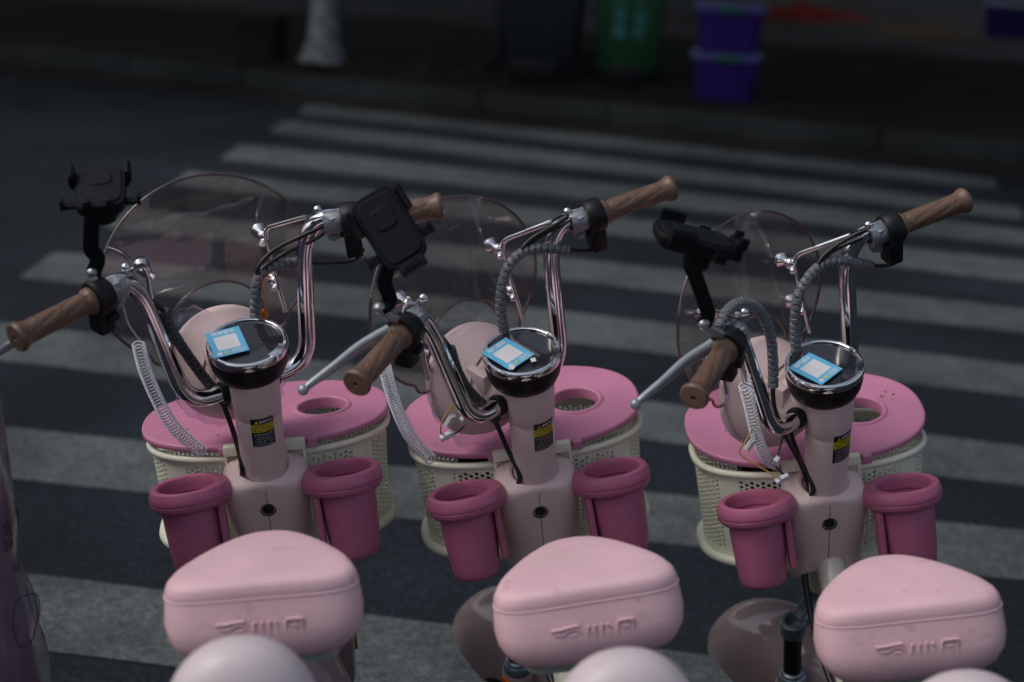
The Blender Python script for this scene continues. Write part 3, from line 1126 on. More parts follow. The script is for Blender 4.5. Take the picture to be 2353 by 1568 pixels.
def gauge_ring():
    mb = MB().lathe([(0.0645, 0.2480), (0.0662, 0.2485), (0.0668, 0.2500), (0.0668, 0.2575), (0.0658, 0.2606), (0.0642, 0.2622), (0.0605, 0.2625), (0.0592, 0.2615), (0.0585, 0.2565)], 72, T(*GA))
    pts = []
    a0, a1 = radians(-72), radians(-38)
    for k in range(9):
        a = a0 + (a1 - a0) * k / 8
        pts.append((GA.x + 0.0635 * cos(a), GA.y + 0.0635 * sin(a)))
    for k in range(9):
        a = a1 - (a1 - a0) * k / 8
        pts.append((GA.x + 0.0535 * cos(a), GA.y + 0.0535 * sin(a)))
    mb.prism(pts, 0.2585, 0.2629)
    return mb.mesh('gauge_ring', M['chrome'], 40)


def gauge_glass():
    return MB().lathe([(0.0600, 0.2560), (0.0592, 0.2582), (0.03, 0.2588), (0.0005, 0.2590)], 56, T(*GA)).mesh('gauge_glass', M['glass_dark'], 60)


BAR_R = [(0.020, 0.036, 0.158), (0.108, 0.036, 0.158), (0.146, 0.088, 0.412), (0.236, 0.032, 0.414), (0.330, -0.004, 0.420)]


def mirx(pts, s):
    return [(x * s, y, z) for x, y, z in pts]


def bar_mesh(s):
    return MB().tube(fillet(mirx(BAR_R, s), [0.055, 0.085, 0.03], 14), 0.0145, 24).mesh('handlebar', M['chrome'], 60)


def grip_frame(s):
    a, b = Vector((0.236 * s, 0.032, 0.414)), Vector((0.349 * s, -0.010, 0.421))
    return frame_to(a, b - a, (0, 0, 1))


G_OFF = -0.012


def grip_mesh(s):
    L = 0.134
    mb = MB()
    n, m = 64, 64
    rows = []
    for i in range(m + 1):
        z = L * i / m
        ring = []
        for j in range(n):
            a = 2 * pi * j / n
            r = 0.0178
            if z < 0.006:
                r = 0.0215
            elif z < 0.010:
                r = 0.0215 - (z - 0.006) / 0.004 * 0.0035
            elif z > L - 0.007:
                r = 0.0232 - 0.0012 * ((z - (L - 0.0035)) / 0.0035) ** 2
            elif z > L - 0.022:
                r = 0.0178 + 0.0045 * ((z - (L - 0.022)) / 0.015) ** 2
            else:
                # oblique pill-shaped grooves
                u = (a / (2 * pi) * 7 + z / 0.060 * 0.9) % 1.0 - 0.5
                row_ = (z - 0.020) / 0.040
                w = abs((row_ % 1.0) - 0.5)
                e = sqrt((u / 0.20) ** 2 + (max(0, w - 0.25) / 0.18) ** 2)
                r += -0.0011 * max(0, min(1, (1.15 - e) * 3)) + 0.0004 * sin(z / 0.0035) * (1 if z < 0.022 else 0)
            ring.append(Vector((r * cos(a), r * sin(a), z)))
        rows.append(ring)
    mb.grid(rows, closed_u=True)
    mb.lathe([(0.0220, L), (0.0205, L + 0.0022), (0.0045, L + 0.0026), (0.0038, L + 0.001), (0.0036, L - 0.006), (0.0005, L - 0.006)], 40)
    for v in mb.v:
        v.z += G_OFF
    return mb.mesh('grip', M['grip'], 50)


def switch_mesh(s):
    """black clamp ring and button box inboard of the grip (grip frame)"""
    mb = MB()
    mb.lathe([(0.014, -0.042), (0.0265, -0.042), (0.0288, -0.039), (0.0292, -0.018), (0.0275, -0.0135), (0.017, -0.011)], 40)
    # in the grip frame x points up, y sideways
    mb.box((0.044, 0.032, 0.028), (-0.042, 0.004, -0.028), 0.005)
    mb.box((0.020, 0.038, 0.020), (-0.026, 0.004, -0.028), 0.004)
    mb.box((0.012, 0.010, 0.020), (-0.036, -0.016, -0.036), 0.003)
    mb.ball(0.0055, (-0.030, -0.006, -0.045), 12, 8)
    return mb.mesh('switch_housing', M['black'], 40)


def switch_dots(s):
    mb = MB()
    for u in (-1, 1):
        for w in (-1, 1):
            mb.box((0.0045, 0.001, 0.0035), (-0.050 + u * 0.005, -0.0128, -0.028 + w * 0.0055), 0.0004)
    return mb.mesh('switch_mark', M['label_grey'], 40)


def perch_mesh(s):
    mb = MB()
    mb.lathe([(0.012, -0.071), (0.0182, -0.071), (0.0190, -0.068), (0.0190, -0.045), (0.0182, -0.042), (0.012, -0.042)], 32)
    mb.box((0.022, 0.016, 0.022), (-0.020, 0.0, -0.057), 0.004)
    mb.lathe([(0.0005, 0.011), (0.006, 0.011), (0.0065, 0.008), (0.0065, -0.008), (0.006, -0.011), (0.0005, -0.011)], 16, T(-0.025, 0, -0.057) @ RX(90))
    return mb.mesh('brake_perch', M['silver'], 40)


def lever_mesh(s):
    pts = spline([(-0.195, 0.052, 0.418), (-0.235, 0.060, 0.413), (-0.282, 0.068, 0.408), (-0.335, 0.067, 0.402), (-0.375, 0.070, 0.395), (-0.392, 0.072, 0.390)], 8)
    mb = MB()
    rows = []
    m = len(pts)
    for i, p in enumerate(pts):
        t = (pts[min(i + 1, m - 1)] - pts[max(i - 1, 0)]).normalized()
        side = t.cross(Vector((0, 0, 1))).normalized()
        q = i / (m - 1)
        w = 0.0085 * (1 - 0.45 * q)
        h = 0.0135 - 0.009 * q if q < .9 else 0.0054
        upd = side.cross(t)
        rows.append([p + side * superell(w, h, 2.6, 2 * pi * k / 18)[0] + upd * superell(w, h, 2.6, 2 * pi * k / 18)[1] for k in range(18)])
    mb.grid(rows, closed_u=True)
    mb.fan(rows[0], True)
    mb.ball(0.0088, tuple(pts[-1]), 18, 12)
    mb.box((0.034, 0.028, 0.020), (-0.190, 0.050, 0.417), 0.005)
    if s > 0:
        for v in mb.v:
            k = min(1, max(0, (-v.x - 0.215) / 0.06))
            v.x = -v.x
            v.z -= 0.046 * k
    return mb.mesh('brake_lever', M['lever'], 50)


def shield_y(x, z):
    return 0.1905 + 0.21 * (z - 0.301) - 0.575 * x * x


def shield_curves(n=64):
    inner, outer = [], []
    for k in range(n + 1):
        t = -1 + 2 * k / n
        a = pi / 2 - t * radians(138)
        outer.append((0.185 * cos(a), 0.301 + 0.1595 * sin(a)))
        b = pi / 2 - t * radians(118)
        x, z = 0.084 * cos(b), 0.203 + 0.069 * sin(b)
        inner.append((x, z))
    return inner, outer


def shield_mesh():
    inner, outer = shield_curves()
    cols = []
    n = len(inner)
    for (xi, zi), (xo, zo) in zip(inner, outer):
        cols.append([(xi + (xo - xi) * q / 14, zi + (zo - zi) * q / 14) for q in range(15)])
    # rounded tips
    def tip(c0, c1):
        a, b = Vector(c0[0]), Vector(c0[-1])
        mid, hv = (a + b) / 2, (b - a) / 2
        prev = (Vector(c1[0]) + Vector(c1[-1])) / 2
        d = (mid - prev).normalized()
        d = (d - hv.normalized() * d.dot(hv.normalized())).normalized()
        res = []
        for k in range(1, 9):
            s = sin(k / 8 * pi / 2)
            w = cos(k / 8 * pi / 2)
            w = max(w, 0.02)
            c = mid + d * hv.length * 0.75 * s
            res.append([tuple(c + hv * w * (-1 + 2 * q / 14)) for q in range(15)])
        return res
    t0 = tip(cols[0], cols[1])[::-1]
    t1 = tip(cols[-1], cols[-2])
    cols = t0 + cols + t1
    rows = [[Vector((x, shield_y(x, z), z)) for x, z in c] for c in cols]
    rows2 = [[Vector((x, shield_y(x, z) + 0.0026, z)) for x, z in c] for c in cols]
    mb = MB().grid(rows)
    mb.grid(rows2)
    edge = [c[0] for c in rows] + [c[-1] for c in rows[::-1]]
    rim = MB().tube(resample(edge + [edge[0]], 220)[:-1], 0.0027, 8, closed=True)
    return mb.mesh('windshield', M['shield'], 80), rim.mesh('windshield_edge', M['shield_rim'], 80)


def mount_parts(s):
    """chrome ball joints and rods holding the windshield, one side"""
    up = Vector((0.104 * s, shield_y(0.104, 0.342) - 0.010, 0.342))
    lo = Vector((0.109 * s, shield_y(0.109, 0.258) - 0.010, 0.258))
    clampp = Vector((0.160 * s, 0.052, 0.436))
    bl = []
    for q in (up, lo):
        balls = MB()
        bl.append(balls)
        balls.ball(0.0108, tuple(q + Vector((0, -0.010, 0))), 20, 14)
        balls.lathe([(0.006, -0.012), (0.0075, 0.0), (0.0140, 0.006), (0.0145, 0.009), (0.006, 0.010)], 20, frame_to(q, (0, 1, 0)))
        balls.lathe([(0.0005, 0.019), (0.009, 0.018), (0.0125, 0.0145), (0.0125, 0.012)], 20, frame_to(q, (0, 1, 0)))
        balls.lathe([(0.005, 0.007), (0.0062, 0.010), (0.0062, 0.016), (0.0005, 0.0165)], 12, frame_to(q + Vector((0, -0.012, -0.002)), (-0.5 * s, -0.7, -.3)))
    rods = MB()
    d = (lo - up).normalized()
    off = Vector((0, -0.020, 0))
    rods.tube([up + off - d * 0.006, lo + off + d * 0.055], 0.0043, 12)
    arm = MB()
    p1 = clampp + (up + off - clampp) * 0.24 + Vector((0, 0, 0.004))
    arm.tube(fillet([p1, up + off + Vector((0.004 * s, 0, 0.020)), up + off + Vector((0, 0, -0.004))], 0.016, 8), 0.0046, 12)
    fl = frame_to((clampp + p1) / 2, p1 - clampp, (0, 0, 1))
    arm.box((0.0028, 0.011, (p1 - clampp).length + 0.018), (0, 0, 0), 0.001, mtx=fl)
    arm.ball(0.0072, tuple(clampp + Vector((0, 0, 0.006))), 16, 10)
    return [b_.mesh('ball_joint', M['chrome'], 50) for b_ in bl], rods.mesh('shield_rod', M['chrome'], 50), arm.mesh('shield_arm', M['chrome'], 50)


HL = T(0, 0.045, 0.166) @ RX(-RAKE) @ RX(-90)      # lathe z -> forward


def headlight_mesh():
    prof = [(0.030, -0.030), (0.040, -0.012), (0.047, 0.006), (0.051, 0.020), (0.055, 0.027), (0.0585, 0.0285), (0.0605, 0.0345), (0.0620, 0.0395), (0.0645, 0.0375), (0.0665, 0.0350), (0.0695, 0.0385), (0.076, 0.046), (0.087, 0.062), (0.096, 0.080), (0.1005, 0.100), (0.1010, 0.112), (0.0985, 0.122), (0.093, 0.127), (0.090, 0.127)]
    mb = MB().lathe(prof, 64, HL)
    # arm joining the housing to the stem
    mb.tube(spline([(0, 0.0, 0.135), (0, 0.03, 0.150), (0, 0.075, 0.163)], 6), 0.034, 24)
    mb.box((0.020, 0.05, 0.045), (-0.042, 0.085, 0.185), 0.008, mtx=Matrix.Identity(4))
    return mb.mesh('headlight', M['body'], 50)


def headlight_lens():
    return MB().lathe([(0.091, 0.125), (0.07, 0.136), (0.04, 0.142), (0.0005, 0.144)], 48, HL).mesh('headlight_lens', M['lens'], 60)


def film_piece(a0, a1, r0, r1, seed, jag=0.006):
    """torn scrap of clear packing film round the housing edge"""
    r = random.Random(seed)
    n = 22
    rows = []
    js = [jag * 1.6 * noise.noise(Vector((k * 0.35, seed, 0))) + r.uniform(-.0015, .0015) for k in range(n + 1)]
    for q in range(7):
        row = []
        for k in range(n + 1):
            a = a0 + (a1 - a0) * k / n
            edge = min(1, k / 3, (n - k) / 3)
            rr = r0 + (r1 - r0 + js[k]) * q / 6 * max(0.15, edge)
            z = 0.100 + 0.012 * sin(a * 9 + seed + q) * q / 6 + 0.006 * noise.noise(Vector((a * 5, q, seed)))
            row.append(HL @ Vector((rr * cos(a), rr * sin(a), z)))
        rows.append(row)
    return MB().grid(rows).mesh('film_scrap', M['film'], 60)


def fender_mesh():
    C0, Rf, hw = Vector((0, 0.050, -0.648)), 0.238, 0.082
    rows = []
    for i in range(41):
        a = radians(8) + radians(168) * i / 40
        e = min(1, i / 4, (40 - i) / 4)
        ring = []
        for j in range(25):
            b = -pi / 2 + pi * j / 24
            x = hw * math.copysign(abs(sin(b)) ** 0.85, sin(b)) * (0.75 + 0.25 * e)
            rr = Rf - 0.150 * (1 - abs(cos(b)) ** 0.6)
            ring.append(C0 + Vector((x, rr * cos(a), rr * sin(a))))
        rows.append(ring)
    mb = MB().grid(rows)
    return mb.mesh('front_fender', M['gloss'], 80)


def wheel_meshes(c):
    Rm = RY(90)
    tyre = MB().lathe([(0.150, -0.026), (0.172, -0.034), (0.196, -0.028), (0.206, -0.012), (0.207, 0.0), (0.206, 0.012), (0.196, 0.028), (0.172, 0.034), (0.150, 0.026)], 64, T(*c) @ Rm)
    rim = MB().lathe([(0.150, -0.022), (0.140, -0.020), (0.134, -0.008), (0.134, 0.008), (0.140, 0.020), (0.150, 0.022)], 64, T(*c) @ Rm)
    rim.lathe([(0.0005, -0.05), (0.045, -0.045), (0.052, -0.02), (0.052, 0.02), (0.045, 0.045), (0.0005, 0.05)], 32, T(*c) @ Rm)
    for k in range(5):
        a = 2 * pi * k / 5
        d = Vector((0, cos(a), sin(a)))
        rim.tube([Vector(c) + d * 0.04, Vector(c) + d * 0.138], 0.014, 10)
    return tyre.mesh('tyre', M['rubber'], 50), rim.mesh('rim', M['black'], 50)


def fork_meshes():
    crown = MB()
    for s in (-1, 1):
        crown.lathe([(0.0155, 0.016), (0.0215, 0.016), (0.0245, 0.0125), (0.0245, -0.016), (0.0225, -0.020), (0.017, -0.020)], 28, T(s * 0.092, 0.0, -0.302))
        crown.lathe([(0.0155, 0.015), (0.0150, -0.004), (0.0005, -0.005)], 24, T(s * 0.092, 0.0, -0.302))
        crown.tube([(s * 0.074, 0, -0.304), (s * 0.03, 0.004, -0.288), (0, 0.004, -0.284)], 0.0185, 16)
    crown.lathe([(0.026, 0.014), (0.031, 0.010), (0.031, -0.02), (0.024, -0.024)], 28, T(0, 0, -0.288), True, True)
    stan, seal, low = [], [], []
    for s in (-1, 1):
        stan.append(MB().lathe([(0.0185, -0.318), (0.0185, -0.328), (0.0172, -0.331), (0.0172, -0.47)], 28, T(s * 0.092, 0, 0)).mesh('fork_leg', M['black'], 40))
        seal.append(MB().lathe([(0.0175, -0.424), (0.022, -0.427), (0.0225, -0.433), (0.026, -0.436), (0.0285, -0.446), (0.0285, -0.452), (0.0270, -0.456)], 32, T(s * 0.092, 0, 0)).mesh('dust_seal', M['steel'], 40))
        low.append(MB().lathe([(0.0265, -0.452), (0.0300, -0.457), (0.0315, -0.47), (0.0290, -0.53), (0.0250, -0.60), (0.0200, -0.625), (0.0005, -0.627)], 32, T(s * 0.092, 0.002, 0)).mesh('fork_slider', M['gloss'], 50))
    return crown.mesh('fork_crown', M['steel'], 40), stan, seal, low


def spiral_hose(path, r, turns_per_m=88, mat_=None, name='spiral_hose'):
    """plastic spiral wrap: tube with a groove that winds round it"""
    L = sum((Vector(path[i + 1]) - Vector(path[i])).length for i in range(len(path) - 1))
    n = max(24, int(L / 0.0022))
    pts = resample(path, n)
    mb = MB().tube(pts, r, 20)
    # carve the winding groove
    for i in range(n):
        c = pts[i]
        for j in range(20):
            k = i * 20 + j
            ph = (i / (n - 1) * L * turns_per_m + j / 20) % 1.0
            g = 1 - 0.38 * (1 if ph < 0.17 else 0)
            mb.v[k] = c + (mb.v[k] - c) * g
    return mb.mesh(name, mat_ or M['hose'], 35)


def coil_mesh(path, R, r, turns):
    """helix that winds round a path"""
    n = turns * 14
    pts = resample(path, n)
    out = []
    prevn = None
    for i, p in enumerate(pts):
        t = (pts[min(i + 1, n - 1)] - pts[max(i - 1, 0)]).normalized()
        if prevn is None:
            nn = t.cross(Vector((0, 1, 0))).normalized()
        else:
            nn = (prevn - t * prevn.dot(t)).normalized()
        prevn = nn
        bb = t.cross(nn)
        a = 2 * pi * i / 14
        out.append(p + (nn * cos(a) + bb * sin(a)) * R)
    return MB().tube(out, r, 7).mesh('coil_cable', M['coil'], 80)


def holder_meshes(jaws_open):
    """phone clamp in its own frame: y along the long side, z out of the pad"""
    w, l = 0.074, 0.122
    def rr(a, b, z, e=5):
        return [Vector((superell(a, b, e, 2 * pi * k / 48)[0], superell(a, b, e, 2 * pi * k / 48)[1], z)) for k in range(48)]
    back = MB()
    rows = [rr(w * .40, l * .44, -0.020), rr(w * .47, l * .48, -0.014), rr(w * .5, l * .5, -0.005), rr(w * .5, l * .5, 0.0), rr(w * .475, l * .485, 0.003)]
    back.grid(rows, closed_u=True)
    back.fan(rows[0], True)
    back.fan(rows[-1])
    back.box((0.040, 0.016, 0.028), (0, -l * .5 - .004, -0.004), 0.003)
    back.box((0.010, 0.014, 0.018), (-0.016, -l * .5 - .008, 0.010), 0.002)
    back.box((0.010, 0.014, 0.018), (0.016, -l * .5 - .008, 0.010), 0.002)
    for s in (-1, 1):
        back.box((0.026, 0.014, 0.005), (s * (w * .5 + .006), -l * .24, -0.010), 0.001)
        back.box((0.004, 0.018, 0.016), (s * (w * .5 + .018), -l * .24, -0.006), 0.001)
    back.lathe([(0.0005, -0.045), (0.017, -0.045), (0.020, -0.040), (0.020, -0.022), (0.016, -0.018)], 24, T(0, -l * .12, 0))
    pad = MB()
    rows = [rr(w * .43, l * .44, 0.002), rr(w * .425, l * .435, 0.005), rr(w * .40, l * .42, 0.0062)]
    pad.grid(rows, closed_u=True)
    pad.fan(rows[-1])
    knob = MB()
    rows = [rr(w * .24, w * .24, 0.0035, 4), rr(w * .235, w * .235, 0.0074, 4), rr(w * .21, w * .21, 0.0086, 4)]
    rows = [[q + Vector((0, l * .13, 0)) for q in r_] for r_ in rows]
    knob.grid(rows, closed_u=True)
    knob.fan(rows[-1])
    jaws = []
    for s in (-1, 1):
        j = MB()
        prof = [(s * (w * .42), -0.008), (s * (w * .55 + jaws_open), -0.008), (s * (w * .64 + jaws_open), 0.002), (s * (w * .63 + jaws_open), 0.014), (s * (w * .58 + jaws_open), 0.019), (s * (w * .52 + jaws_open), 0.017), (s * (w * .52 + jaws_open), 0.006), (s * (w * .50 + jaws_open), 0.000), (s * (w * .42), 0.000)]
        rows = [[Vector((x, y, z)) for x, z in prof] for y in (l * .08, l * .09, l * .38, l * .39)]
        j.grid(rows, closed_u=True)
        j.fan(rows[0], True)
        j.fan(rows[-1])
        jaws.append(j.mesh('holder_jaw', M['holder'], 40))
    return back.mesh('phone_holder', M['holder'], 40), pad.mesh('holder_pad', M['holder_pad'], 40), knob.mesh('holder_button', M['holder_pad'], 40), jaws


def strap(path, w, h, ref, name, material):
    pts = [Vector(q) for q in path]
    m = len(pts)
    rows = []
    for i, p in enumerate(pts):
        t = (pts[min(i + 1, m - 1)] - pts[max(i - 1, 0)]).normalized()
        sx = (Vector(ref) - t * Vector(ref).dot(t)).normalized()
        sy = t.cross(sx)
        rows.append([p + sx * superell(w, h, 6, 2 * pi * k / 20)[0] + sy * superell(w, h, 6, 2 * pi * k / 20)[1] for k in range(20)])
    mb = MB().grid(rows, closed_u=True)
    mb.fan(rows[0], True)
    mb.fan(rows[-1])
    return mb.mesh(name, material, 40)


def bent(mb, r):
    """bend a flat print round a tube of radius r that runs along y"""
    for v in mb.v:
        v.z -= r - sqrt(max(0.0, r * r - v.x * v.x))
    return mb


def wrap_on_stem(polys, ang0, zc, off):
    """flat print (x across, y up) laid on the stem's surface; ang0 is the angle of x=0"""
    v, f = polys
    out = []
    for q in v:
        q = (q[0] * 1.12, q[1] * 1.12)
        z = zc + q[1]
        r = 0.0385 + 0.001 * (z - 0.06) / 0.067 + off
        a = ang0 + q[0] / r
        out.append(Vector((r * cos(a) - 0.0055 + 0.022 * z, r * sin(a), z)))
    return out, f


def grid_patch(w, h, nx=14, ny=2):
    v = [(-w / 2 + w * i / nx, -h / 2 + h * j / ny, 0) for j in range(ny + 1) for i in range(nx + 1)]
    f = [[j * (nx + 1) + i, j * (nx + 1) + i + 1, (j + 1) * (nx + 1) + i + 1, (j + 1) * (nx + 1) + i] for j in range(ny) for i in range(nx)]
    return v, f


def shift(polys, dx, dy):
    v, f = polys
    return [(q[0] + dx, q[1] + dy, 0) for q in v], f


LABEL_A, LABEL_Z = radians(-101), 0.110


def label_meshes():
    base = MB().add(*wrap_on_stem(grid_patch(0.0355, 0.054), LABEL_A, LABEL_Z, 0.0006)).mesh('warning_label', M['label_black'], 60)
    yel = MB().add(*wrap_on_stem(shift(grid_patch(0.0345, 0.0150), 0, 0.0085), LABEL_A, LABEL_Z, 0.0009))
    tri = ([(-0.0125, 0.0175, 0), (-0.0055, 0.0175, 0), (-0.009, 0.0240, 0)], [[0, 1, 2]])
    yel.add(*wrap_on_stem(tri, LABEL_A, LABEL_Z, 0.0009))
    yel = yel.mesh('label_band', M['label_yellow'], 60)
    wt = MB().add(*wrap_on_stem(shift(text_polys('\u6e29\u99a8\u63d0\u793a', 0.0052, 0.0001), 0.0055, 0.0205), LABEL_A, LABEL_Z, 0.0010))
    r = random.Random(4)
    for row in range(6):
        n = 9 if row == 0 else 13
        for k in range(n):
            if row and r.random() < 0.12:
                continue
            wd = 0.0016 if row == 0 else 0.0012
            wt.add(*wrap_on_stem(shift(grid_patch(wd, 0.0017 if row == 0 else 0.0011, 1, 1), -0.0145 + 0.029 * (k + .5) / n, -0.0035 - 0.0040 * row), LABEL_A, LABEL_Z, 0.0010))
    wt = wt.mesh('label_print', M['paper'], 60, False)
    bk = MB()
    for row in range(3):
        for k in range(12):
            if r.random() < 0.1:
                continue
            bk.add(*wrap_on_stem(shift(grid_patch(0.0017, 0.0019, 1, 1), -0.0150 + 0.0300 * (k + .5) / 12, 0.0130 - 0.0046 * row), LABEL_A, LABEL_Z, 0.0012))
    bk = bk.mesh('label_print', M['label_black'], 60, False)
    return base, yel, wt, bk


def sticker_meshes():
    """blue card on the gauge; the square panel is left blank"""
    c = T(-0.0235, 0.023, 0.2638)
    card = MB().box((0.0565, 0.0700, 0.0008), (0, 0, 0), mtx=c).mesh('gauge_sticker', M['sticker_blue'], 40)
    wh = MB()
    wh.box((0.0370, 0.0370, 0.0004), (0, -0.0005, 0.0006), mtx=c)
    wh.box((0.0085, 0.0075, 0.0004), (-0.0185, -0.0275, 0.0006), mtx=c)
    for s, sz, x, y, b in (('\u54c8\u54fc\u79df\u8f66', 0.0098, 0.0, 0.0265, 0.00025), ('\u626b\u7801\u9a91\u884c', 0.0056, 0.0125, -0.0252, 0.0001), ('\u5b89\u5168\u65b9\u4fbf', 0.0056, 0.0125, -0.0305, 0.0001)):
        v, f = text_polys(s, sz, b)
        wh.add(v, f, c @ T(x, y, 0.0006))
    wh = wh.mesh('sticker_print', M['paper'], 40, False)
    gr = MB().lathe([(0.0048, 0.0005), (0.0046, 0.0008), (0.0003, 0.0009)], 20, c @ T(-0.0065, -0.0275, 0) @ Matrix.Diagonal((1.1, 0.85, 1, 1))).mesh('sticker_mark', M['wechat'], 40)
    return card, wh, gr


BIKES = [
    dict(pos=(-0.3198, 2.4526), yaw=8.69, lean=6.72, steer=21.33, lid=0.5, sad=(0.017, 0.0, 0.008, -4.0), pad=(-0.010, 0.006),
         label='pink electric bike on the left with an orange charm hanging from its cable',
         hose=[(0.030, 0.060, 0.205), (0.038, 0.075, 0.243), (0.053, 0.085, 0.316), (0.08, 0.09, 0.334), (0.107, 0.09, 0.332), (0.134, 0.085, 0.328)],
         tail=[(0.134, 0.085, 0.328), (0.176, 0.06, 0.328), (0.213, 0.045, 0.329), (0.227, 0.037, 0.350)],
         cab=[[(0.055, 0.085, 0.322), (0.061, 0.087, 0.345), (0.092, 0.09, 0.365), (0.14, 0.07, 0.39), (0.181, 0.045, 0.414)], [(0.058, 0.085, 0.322), (0.070, 0.086, 0.338), (0.106, 0.09, 0.351), (0.15, 0.06, 0.382), (0.178, 0.046, 0.405)]],
         left=[(-0.11, 0.075, 0.326), (-0.101, 0.07, 0.278), (-0.081, 0.068, 0.217), (-0.058, 0.06, 0.158), (-0.04, 0.05, 0.12)], left_mat='hose_dark',
         leftc=[(-0.185, 0.045, 0.40), (-0.150, 0.075, 0.385), (-0.11, 0.075, 0.326)],
         coil=[(-0.171, -0.12, 1.043), (-0.169, -0.08, 0.971), (-0.149, -0.02, 0.866), (-0.108, 0.028, 0.791)], turns=40,
         wire=[(-0.173, 0.055, 0.406), (-0.176, 0.05, 0.379), (-0.176, 0.04, 0.348), (-0.166, 0.03, 0.318)],
         holder=((-0.174, 0.05, 0.590), (0.310, 0.947, -0.050), (0.050, 0.040, 0.998), -0.002),
         arm=[(-0.21, 0.055, 0.446), (-0.196, 0.055, 0.470), (-0.206, 0.055, 0.488), (-0.192, 0.055, 0.549), (-0.185, 0.05, 0.567)],
         film=[(1.7, 3.0, 0.099, 0.113, 5), (3.4, 4.6, 0.098, 0.128, 9), (0.3, 1.2, 0.099, 0.118, 2)], conn=None, chips=False),
    dict(pos=(0.1899, 2.5286), yaw=7.25, lean=9.98, steer=35.52, lid=8.0, sad=(0.004, 0.0, 0.002, 0.0), pad=(0.003, -0.014),
         label='middle pink electric bike, its phone holder tilted up towards the rider',
         hose=[(0.022, 0.060, 0.205), (0.018, 0.075, 0.253), (0.024, 0.085, 0.319), (0.049, 0.09, 0.366), (0.086, 0.09, 0.38), (0.123, 0.075, 0.378), (0.159, 0.055, 0.363)],
         tail=[(0.159, 0.055, 0.363), (0.195, 0.045, 0.347), (0.222, 0.04, 0.343), (0.228, 0.037, 0.356)],
         cab=[[(0.080, 0.09, 0.380), (0.092, 0.09, 0.392), (0.114, 0.085, 0.402), (0.137, 0.06, 0.423), (0.154, 0.045, 0.438)], [(0.082, 0.091, 0.378), (0.098, 0.09, 0.388), (0.120, 0.083, 0.398), (0.150, 0.058, 0.418)]],
         left=[(-0.102, 0.075, 0.296), (-0.098, 0.07, 0.25), (-0.083, 0.066, 0.2), (-0.063, 0.055, 0.16), (-0.045, 0.045, 0.12)], left_mat='hose_dark',
         leftc=[(-0.185, 0.045, 0.40), (-0.140, 0.080, 0.375), (-0.102, 0.075, 0.296)],
         coil=[(-0.237, -0.16, 1.053), (-0.231, -0.1, 0.969), (-0.215, -0.02, 0.873), (-0.183, 0.032, 0.80)], turns=40,
         wire=[(-0.205, 0.05, 0.440), (-0.192, 0.055, 0.446), (-0.168, 0.062, 0.43), (-0.16, 0.07, 0.40)],
         holder=((-0.206, 0.05, 0.597), (0.061, 0.765, 0.641), (-0.441, -0.555, 0.705), 0.0),
         arm=[(-0.243, 0.055, 0.465), (-0.219, 0.055, 0.466), (-0.225, 0.06, 0.506), (-0.212, 0.068, 0.560)],
         film=[(1.5, 2.6, 0.099, 0.124, 15), (4.2, 5.2, 0.098, 0.135, 19), (2.7, 4.1, 0.100, 0.111, 21)],
         conn=[(-0.132, 0.06, 0.168), (-0.141, 0.06, 0.139), (-0.105, 0.06, 0.150)], chips=True),
    dict(pos=(0.7044, 2.5368), yaw=1.77, lean=9.60, steer=39.92, lid=11.5, sad=(0.0, 0.0, -0.006, 0.0), pad=(-0.010, -0.024),
         label='pink electric bike on the right with a looped grey hose at its left grip',
         hose=[(0.012, 0.060, 0.205), (0.001, 0.075, 0.263), (0.012, 0.085, 0.345), (0.041, 0.09, 0.372), (0.082, 0.09, 0.384), (0.116, 0.075, 0.383), (0.176, 0.055, 0.349)],
         tail=[(0.176, 0.055, 0.349), (0.213, 0.045, 0.334), (0.23, 0.04, 0.341), (0.228, 0.037, 0.357)],
         cab=[[(0.072, 0.09, 0.384), (0.084, 0.09, 0.398), (0.108, 0.082, 0.412), (0.132, 0.06, 0.433), (0.150, 0.047, 0.44)], [(0.074, 0.091, 0.382), (0.092, 0.09, 0.394), (0.115, 0.083, 0.404), (0.150, 0.056, 0.420)]],
         left=[(-0.217, 0.055, 0.44), (-0.179, 0.07, 0.447), (-0.133, 0.08, 0.432), (-0.093, 0.08, 0.396), (-0.07, 0.075, 0.338), (-0.067, 0.07, 0.279), (-0.079, 0.06, 0.235)], left_mat='hose',
         leftc=[(-0.079, 0.06, 0.240), (-0.087, 0.05, 0.200), (-0.080, 0.03, 0.14), (-0.05, 0.02, 0.06), (-0.04, 0.01, 0.0)],
         coil=[(-0.156, -0.15, 1.018), (-0.143, -0.11, 0.96), (-0.129, -0.06, 0.892), (-0.107, 0.0, 0.825), (-0.084, 0.025, 0.796)], turns=28,
         wire=[(-0.205, 0.04, 0.40), (-0.201, 0.025, 0.364), (-0.200, 0.02, 0.341), (-0.185, 0.015, 0.325)],
         holder=((-0.270, 0.05, 0.643), (-0.70, 0.595, 0.374), (0.207, 0.079, 0.972), 0.0),
         arm=[(-0.252, 0.055, 0.468), (-0.240, 0.055, 0.482), (-0.265, 0.055, 0.563), (-0.282, 0.052, 0.605), (-0.272, 0.05, 0.620)],
         film=[(2.6, 4.3, 0.099, 0.110, 31)], conn=[(-0.138, 0.06, 0.147), (-0.124, 0.0, 0.093), (-0.118, 0.02, 0.118)], chips=False),
]


